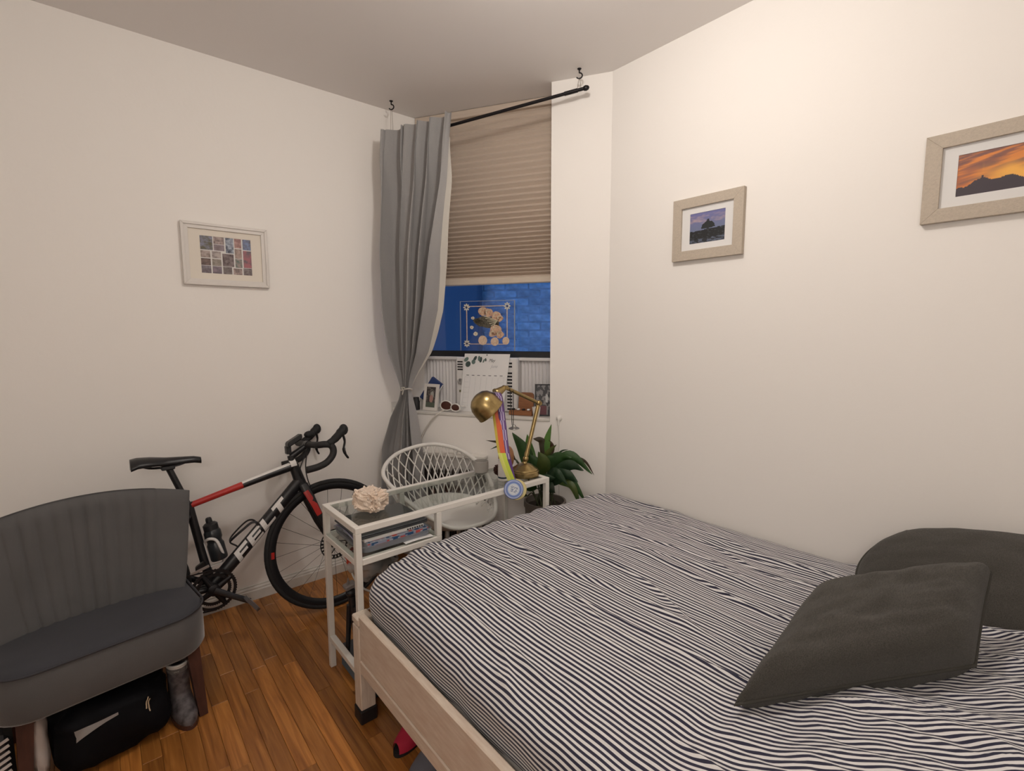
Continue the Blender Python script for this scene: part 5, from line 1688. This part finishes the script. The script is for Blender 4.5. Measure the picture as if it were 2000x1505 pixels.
# ---------------------------------------------------------------- things on the sill
SZ_ = 0.968
def lean_frame(name, label, t0, t1, h_, off0, lean, fm, bw, colfn, twist=0.0):
    ro = thing(name, label, 'picture frame', wp((t0 + t1) / 2, off0, SZ_))
    R_ = (WD * cos(twist) + WN * sin(twist)).normalized()
    Nn = R_.cross(V(0, 0, 1)) * -1
    if Nn.dot(WN) < 0: Nn = -Nn
    U_ = (V(0, 0, 1) * cos(lean) - Nn * sin(lean)).normalized()
    N2 = R_.cross(U_)
    if N2.dot(WN) < 0: N2 = -N2
    b0 = wp((t0 + t1) / 2, off0, SZ_ + 0.001)
    w_ = t1 - t0
    def P(x, y, h): return b0 + R_ * x + U_ * y + N2 * h
    for q in (((-w_ / 2, 0), (w_ / 2, 0), (w_ / 2 - bw, bw), (-w_ / 2 + bw, bw)), ((-w_ / 2, h_), (w_ / 2, h_), (w_ / 2 - bw, h_ - bw), (-w_ / 2 + bw, h_ - bw)),
              ((-w_ / 2, 0), (-w_ / 2, h_), (-w_ / 2 + bw, h_ - bw), (-w_ / 2 + bw, bw)), ((w_ / 2, 0), (w_ / 2, h_), (w_ / 2 - bw, h_ - bw), (w_ / 2 - bw, bw))):
        g = G(); g.prism(list(q), P, -0.008, 0.004); g.build('frame_board', fm, ro)
    ink_print('print', M_ink, lambda x, y: P((x - .5) * (w_ - bw * 1.9), bw * 0.95 + y * (h_ - bw * 1.9), 0.001), 24, 36, colfn, ro)
    g = G(); g.prism([(-w_ / 2 + bw, bw), (w_ / 2 - bw, bw), (w_ / 2 - bw, h_ - bw), (-w_ / 2 + bw, h_ - bw)], P, -0.008, -0.001); g.build('backing', M_black, ro)
    return ro
def kid(u, v):
    if v < 0.25: return (0.09, 0.11, 0.08)
    if (u - .55) ** 2 + (v - .42) ** 2 < .035: return (0.42, 0.24, 0.20)
    if (u - .62) ** 2 + (v - .62) ** 2 < .03: return (0.40, 0.40, 0.36)
    n_ = nz(u * 6, v * 9, 4)
    return (0.05, 0.04, 0.04) if n_ < 0.15 else (0.16, 0.14, 0.12)
lean_frame('photo_frame', 'small white photo frame on the sill by the curtain', -1.202, -1.085, 0.172, -0.045, 0.16, M_fr_white, 0.020, kid, 0.2)
def couple(u, v):
    n_ = nz(u * 5, v * 6, 9) + 0.5 * nz(u * 12, v * 14, 3)
    if v < 0.3 and u < 0.7: return (0.12, 0.03, 0.04)
    if (u - .72) ** 2 * 2 + (v - .55) ** 2 < .02: return (0.50, 0.50, 0.50)
    return (0.03, 0.03, 0.035) if n_ < 0.05 else (0.22, 0.21, 0.21)
lean_frame('photo_frame', 'dark framed photo on the sill beside the pillar', -0.440, -0.336, 0.192, -0.070, 0.12, M_black, 0.008, couple, -0.25)
bl = thing('book', 'dark blue book leaning behind the white photo frame', 'book', wp(-1.17, -0.12, SZ_))
bu = V(0, 0, 1) * 0.82 + WD * 0.57
g = G(); g.obox(wp(-1.172, -0.125, SZ_ + 0.118), (bu, WD * 0.82 - V(0, 0, .57), WN), (0.085, 0.045, 0.011), 0.002); g.build('cover', mat('navy_cover', (0.020, 0.045, 0.16), 0.5), bl)
g = G(); g.obox(wp(-1.167, -0.125, SZ_ + 0.116), (bu, WD * 0.82 - V(0, 0, .57), WN), (0.082, 0.0455, 0.008)); g.build('pages', M_paper, bl)
g = G(); g.lathe([(0, 0), (0.022, 0), (0.023, 0.004), (0.023, 0.055), (0.019, 0.062), (0.019, 0.082), (0, 0.083)], wp(-1.245, -0.05, SZ_), 20)
tag(g.build('jar', M_black, smooth=35), 'small black jar on the sill half behind the curtain', 'jar')
sg_ = thing('sunglasses', 'white rimmed sunglasses with brown lenses on the sill', 'sunglasses', wp(-0.99, -0.03, SZ_))
M_lens = mat('brown_lens', (0.09, 0.035, 0.025), 0.12)
for c, R0 in ((-1.020, 0.034), (-0.950, 0.026)):
    P = [wp(c + R0 * 1.25 * cos(a), -0.035 + 0.004 * cos(a) + (0.012 if c > -1 else 0), SZ_ + 0.006 + R0 * 0.95 + R0 * 0.95 * (sin(a) if sin(a) > -0.5 else -0.5 + (sin(a) + .5) * .8)) for a in [k * 2 * pi / 22 for k in range(22)]]
    g = G(); g.tube(P, 0.0042, 7, closed=True); rimo = g.build('rim', M_white_plastic, sg_, 180)
    g = G(); i0 = [g.pt(p) for p in P]; cc = g.pt(sum(P, V(0, 0, 0)) / 22 + WN * 0.006)
    for k in range(22): g.f.append([i0[k], i0[(k + 1) % 22], cc])
    g.build('lens', M_lens, rimo, 180)
for c in (-1.062, -0.918):
    g = G(); g.tube(catmull([wp(c, -0.035, SZ_ + 0.040), wp(c + 0.01, -0.075, SZ_ + 0.036), wp(c + 0.02, -0.10, SZ_ + 0.012)], 5), 0.0035, 6); g.build('temple', M_white_plastic, sg_, 180)
wt = thing('wooden_organizer', 'brown wooden desk organizer with an upright rounded back on the sill', 'organizer', wp(-0.515, -0.08, SZ_))
M_wd = mat('reddish_wood', (0.30, 0.12, 0.045), 0.45, var=0.35, vs_=12, stretch=(1, 1, 6))
g = G(); wbox(g, -0.600, -0.450, -0.100, -0.040, SZ_ + 0.0005, SZ_ + 0.030, 0.004); g.build('tray', M_wd, wt)
rpts = [(-0.048, 0), (0.048, 0), (0.048, 0.085)] + [(0.048 - 0.022 + 0.022 * cos(a), 0.085 + 0.022 * sin(a)) for a in [k * pi / 10 for k in range(1, 6)]] + [(-0.048 + 0.022 + 0.022 * cos(a), 0.085 + 0.022 * sin(a)) for a in [pi / 2 + k * pi / 10 for k in range(0, 6)]]
g = G(); g.prism(rpts, lambda x, y, h: wp(-0.505 + x, -0.098 + h - y * 0.12, SZ_ + 0.028 + y), 0.0, 0.010); g.build('back_plate', M_wd, wt)
for k in range(4):
    g = G(); wbox(g, -0.585 + k * 0.032, -0.568 + k * 0.032, -0.075, -0.055, SZ_ + 0.030, SZ_ + 0.040, 0.003); g.build('trinket', M_paper if k % 2 else M_black, wt)
g = G(); g.lathe([(0, 0), (0.018, 0), (0.026, 0.060), (0.024, 0.060), (0.017, 0.006), (0, 0.006)], wp(-0.418, -0.022, SZ_), 20)
tag(g.build('paper_cup', M_white_plastic, smooth=35), 'small white cup on the sill behind the lamp elbow', 'cup')

# ---------------------------------------------------------------- wall hook with a hanging cord, plug on the left wall
wh_ = thing('wall_hook', 'small white cord hook on the pillar above the plant', 'hook', wp(-0.274, 0.0, 0.955))
g = G(); g.lathe([(0, 0), (0.018, 0), (0.016, 0.008), (0.008, 0.016), (0, 0.018)], wp(-0.274, 0.0, 0.972), 18, WN); g.build('disc', M_white_plastic, wh_, 40)
g = G(); g.tube([wp(-0.274, 0.014, 0.972), wp(-0.274, 0.016, 0.935)], 0.006, 8); g.build('clip', M_white_plastic, wh_, 40)
g = G(); g.tube(catmull([wp(-0.274, 0.014, 0.94), wp(-0.270, 0.010, 0.85), wp(-0.272, 0.010, 0.70), wp(-0.268, 0.010, 0.5), wp(-0.27, 0.010, 0.2)], 5), 0.0030, 6); g.build('cord', M_white_plastic, wh_, 60)
pg = thing('wall_plug', 'white plug on the left wall behind the tied curtain', 'plug', (1.455, YL, 0.985))
g = G(); g.box(1.430, 1.470, YL - 0.006, YL, 0.955, 1.025, 0.002); g.build('plate', M_white_plastic, pg)
g = G(); g.box(1.436, 1.464, YL - 0.034, YL - 0.006, 0.962, 0.992, 0.005); g.build('plug_body', M_white_plastic, pg)
g = G(); g.tube(catmull([V(1.45, YL - 0.03, 0.965), V(1.448, YL - 0.035, 0.90), V(1.44, YL - 0.02, 0.78)], 5), 0.003, 6); g.build('cord', M_white_plastic, pg, 60)

# ================================================================== UNDER THE DESK
bx = thing('storage_box', 'flat blue grey storage box on the floor under the desk', 'box', (0.95, 1.93, 0))
M_bb = mat('blue_grey_box', (0.10, 0.155, 0.20), 0.5)
g = G(); g.box(0.735, 1.20, 1.765, 2.06, 0.001, 0.085, 0.006); g.build('body', M_bb, bx)
g = G(); g.box(0.730, 1.205, 1.760, 2.065, 0.085, 0.098, 0.005); g.build('lid', mat('dark_box_lid', (0.05, 0.055, 0.065), 0.5), bx)
tp = thing('tripod', 'folded black camera tripod standing under the desk', 'tripod', (0.765, 1.95, 0.098))
g = G(); g.tube([(0.765, 1.95, 0.20), (0.755, 1.96, 0.36)], 0.016, 12); g.build('column', M_black, tp, 60)
for k in range(3):
    a = 2 * pi * k / 3 + 0.4
    g = G(); g.tube([V(0.760 + 0.018 * cos(a), 1.955 + 0.018 * sin(a), 0.32), V(0.775 + 0.05 * cos(a), 1.95 + 0.05 * sin(a), 0.100)], [0.012, 0.009], 10); g.build('leg', M_black, tp, 60)
g = G(); g.ball((0.753, 1.962, 0.375), (0.022, 0.022, 0.018), 12, 8); g.build('head', M_black, tp, 180)
g = G(); g.obox((0.750, 1.965, 0.405), ((1, 0, 0.2), (0, 1, 0), (-.2, 0, 1)), (0.024, 0.020, 0.010), 0.004); g.prism([(-.014, 0), (-.004, 0), (-.006, .03)], lambda x, y, h: V(.750 + x, 1.962 + h, .412 + y), -.006, .006); g.build('plate', mat('grey_plate', (0.28, 0.25, 0.24), 0.4, metal=0.3), tp)
g = G(); g.tube([(0.765, 1.945, 0.27), (0.83, 1.90, 0.315)], 0.004, 8); g.build('handle', M_chrome, tp, 60)
# crumpled clear bag with something red, hung below the shelf
g = G()
def crump(c, r, amp, sd, nu=26, nv=16):
    def f(u, v):
        th, ph = 2 * pi * u, pi * (v * 0.99 + 0.005)
        d = V(sin(ph) * cos(th), sin(ph) * sin(th), cos(ph))
        k = 1 + amp * (noise.noise(d * 2.3 + V(sd, 0, 0)) + 0.6 * noise.noise(d * 5.5 + V(0, sd, 0)))
        return V(c[0] + d.x * r[0] * k, c[1] + d.y * r[1] * k, c[2] + d.z * r[2] * k)
    return f
hg = thing('plastic_bag', 'crumpled clear plastic bag with red contents hung below the desk shelf', 'bag', (0.845, 1.96, 0.42))
g.grid(crump((0.85, 1.965, 0.495), (0.105, 0.085, 0.075), 0.35, 3.3), 26, 16, cu=True)
g.build('bag', mat('cloudy_plastic', (0.55, 0.52, 0.49), 0.25, alpha=0.45, bump=1.0, bs=45), hg, 60)
g = G(); g.grid(crump((0.790, 1.985, 0.515), (0.040, 0.035, 0.035), 0.5, 7.0), 18, 12, cu=True); g.build('red_contents', mat('red_fabric', (0.50, 0.06, 0.03), 0.7), hg, 60)
g = G(); g.grid(crump((0.90, 1.95, 0.485), (0.045, 0.045, 0.035), 0.5, 9.0), 18, 12, cu=True); g.build('dark_contents', mat('dark_fabric', (0.04, 0.05, 0.05), 0.7), hg, 60)
g = G(); g.tube([(0.85, 1.965, 0.55), (0.84, 1.96, 0.588)], 0.006, 6); g.build('knot', mat('bag_knot', (0.6, 0.57, 0.54), 0.4), hg)
g = G(); g.tube(catmull([(0.78, 2.03, 0.587), (0.770, 2.02, 0.50), (0.790, 2.0, 0.40), (0.84, 1.97, 0.345), (0.92, 1.95, 0.33), (1.0, 1.95, 0.36), (1.04, 1.97, 0.45), (1.05, 2.0, 0.587)], 7), 0.0042, 7)
tag(g.build('charging_cable', M_white_plastic, smooth=180), 'white cable looping down below the desk shelf', 'cable')
dk = thing('cardboard_box', 'dark brown box standing on the floor under the desk behind the bed', 'box', (1.30, 1.95, 0))
g = G(); g.box(1.22, 1.50, 1.80, 2.02, 0.001, 0.40, 0.004); g.build('body', mat('brown_board', (0.085, 0.045, 0.03), 0.7, var=0.3, vs_=10), dk)
g = G(); g.box(1.22, 1.50, 1.895, 1.925, 0.4005, 0.402); g.build('tape', mat('tan_tape', (0.25, 0.16, 0.09), 0.4), dk)

# ================================================================== UNDER THE GREY CHAIR
g = G()
def bagf(u, v):
    th, ph = 2 * pi * u, pi * (v * 0.99 + 0.005)
    d = V(sin(ph) * cos(th), sin(ph) * sin(th), cos(ph))
    k = 1 + 0.13 * noise.noise(d * 2.2 + V(4, 0, 0)) + 0.06 * noise.noise(d * 5)
    e = lambda q, p: (abs(q) ** p) * (1 if q > 0 else -1)
    p = ac(0.002 + e(d.x, .62) * 0.168 * k, 0.145 + e(d.y, .7) * 0.155 * k, 0)
    return V(p.x, p.y, max(0.002, 0.112 + e(d.z, .65) * 0.118 * k))
g.grid(bagf, 44, 26, cu=True)
bg_ = thing('duffel_bag', 'black fabric bag with a small pale emblem under the grey chair', 'bag', tuple(ac(0.002, 0.145, 0)))
g.build('body', mat('black_nylon', (0.003, 0.003, 0.0045), 0.75, spec=0.15, bump=0.4, bs=25), bg_, 180)
def on_bag(u_, z_, lift=0.004):
    """point on the front of the bag at local u, height z"""
    best = None
    for a in range(120):
        for b in range(60):
            pass
    return None
def bag_front(su, sz, lift=0.0):
    # sample the bag surface: front (-v) side
    th = -pi / 2 + su
    uu = (th / (2 * pi)) % 1.0
    p = bagf(uu, sz)
    c = ac(0.002, 0.145, 0.11)
    return p + (p - c).normalized() * lift
for k, (a0, b0_) in enumerate(((0.30, .44), (0.35, .47))):
    P = [bag_front(a0 + q * 0.012, b0_ + q * (-0.02), 0.003) for q in range(6)]
    g = G(); g.tube(P, 0.0020, 5); g.build('emblem', mat('pale_emblem', (0.55, 0.42, 0.28), 0.5) if k == 0 else bpy.data.materials['pale_emblem'], bg_)
g = G()
g.grid(lambda u, v: bag_front(-0.55 + 0.55 * u, 0.47 - 0.10 * u - (0.10 * v * (1 - u * 0.75)), 0.006), 8, 4)
tag(g.build('paper_scrap', mat('grey_paper', (0.26, 0.24, 0.23), 0.7), smooth=180), 'torn pale paper scrap lying against the black bag', 'paper')
g = G(); g.grid(crump(tuple(ac(-0.190, 0.105, 0.125)), (0.026, 0.045, 0.135), 0.22, 2.0, 18, 14), 18, 18, cu=True)
for k, p in enumerate(g.v):
    g.v[k].z = max(0.002, p.z)
tag(g.build('paper_bag', mat('crumpled_white_paper', (0.62, 0.55, 0.51), 0.7, bump=0.6, bs=30), smooth=50), 'crumpled white paper bag beside the left front chair leg', 'bag')
st = thing('striped_tote', 'black and white striped cloth bag at the far left under the chair', 'bag', tuple(ac(-0.285, 0.11, 0)))
g = G(); g.obox(ac(-0.295, 0.12, 0.116), (AE1, AE2, V(0, 0, 1)), (0.050, 0.06, 0.114), 0.02); g.build('body', M_black, st)
for k in range(10):
    z0 = 0.02 + k * 0.021
    g = G(); g.obox(ac(-0.293, 0.0585, z0), (AE1 + V(0, 0, 0.35), AE2, V(0, 0, 1) - AE1 * 0.35), (0.040, 0.002, 0.0042)); g.build('stripe', mat('white_stripe', (0.62, 0.58, 0.56), 0.7) if k == 0 else bpy.data.materials['white_stripe'], st)
# patterned ankle boot by the right front leg
bo = thing('ankle_boot', 'grey patterned ankle boot with a white collar beside the chair leg', 'shoe', tuple(ac(0.20, 0.11, 0)))
M_bt = mat('floral_grey', (0.035, 0.028, 0.03), 0.6, var=1.0, vs_=38, col2=(0.16, 0.14, 0.145))
def boot(u, v):
    th = 2 * pi * u
    z_ = lerp(0.012, 0.200, v)
    ft = sstep(0.42, 0.10, v)
    rx = 0.036 + 0.004 * ft
    ry = 0.042 + 0.050 * ft
    cy = -0.045 * ft
    if v < 0.03: rx *= 0.9
    return ac(0.205 + rx * cos(th), 0.115 + cy + ry * sin(th), z_)
g = G(); g.grid(boot, 26, 16, cu=True); n0 = len(g.v)
g.build('upper', M_bt, bo, 180)
g = G(); g.grid(lambda u, v: boot(u, 0.90 + 0.16 * v) + V(0, 0, 0), 26, 4, cu=True); g.tube([boot(k / 26, 1.06) for k in range(26)], 0.005, 6, closed=True)
g.build('collar', M_white_plastic, bo, 180)
g = G(); g.prism([(boot(k / 26, 0.05) - AO).to_2d()[:] for k in range(26)], lambda x, y, h: AO + V(x, y, h), 0.0, 0.018); g.build('sole', M_legw, bo)
g = G(); g.ball(ac(0.205, 0.045, 0.040), (0.034, 0.030, 0.024), 14, 8, [AE1, AE2, V(0, 0, 1)]); g.build('toe_cap', mat('white_toe', (0.22, 0.19, 0.195), 0.5), bo, 180)

# ================================================================== UNDER THE BED
def slipper(name, label, c, ang, L, wd, hgt, m, cat='shoe'):
    c = Vector(c); e1 = V(cos(ang), sin(ang), 0); e2 = V(-sin(ang), cos(ang), 0)
    ro = thing(name, label, cat, tuple(c))
    def so(k, n=24):
        a = 2 * pi * k / n
        x = cos(a); y = sin(a)
        return (x * L / 2, y * wd / 2 * (0.86 + 0.14 * x))
    g = G(); g.prism([so(k) for k in range(24)], lambda x, y, h: c + e1 * x + e2 * y + V(0, 0, h), 0.001, 0.016); g.build('sole', M_rubber, ro)
    def upf(u, v):
        a = pi * u; s = v
        x = lerp(-L * 0.45, L * 0.48, s)
        ww = wd / 2 * 0.95 * (1 - max(0, (s - .6) / .42) ** 2) ** 0.5 if s > .6 else wd / 2 * 0.95 * (0.80 + 0.2 * s / .6)
        hh = hgt * lerp(1.0, 0.45, sstep(0.25, 0.9, s))
        return c + e1 * x + e2 * (ww * cos(a)) + V(0, 0, 0.014 + hh * sin(a) ** 0.7)
    g = G(); g.grid(lambda u, v: upf(u, v * 0.99), 16, 18); g.build('upper', m, ro, 180)
    g = G(); g.tube([upf(k / 15, 0.0) for k in range(16)], 0.005, 6); g.build('collar', m, ro, 180)
    return ro
slipper('slipper', 'bright pink red shoe peeking out under the bed rail', (0.800, 1.50, 0.0), radians(200), 0.23, 0.085, 0.085, mat('magenta_knit', (0.52, 0.02, 0.06), 0.7))
slipper('slipper', 'grey felt slipper under the bed rail nearest the camera', (0.800, 1.36, 0.0), radians(195), 0.25, 0.095, 0.075, mat('grey_felt', (0.16, 0.16, 0.19), 0.9, bump=0.4, bs=200))
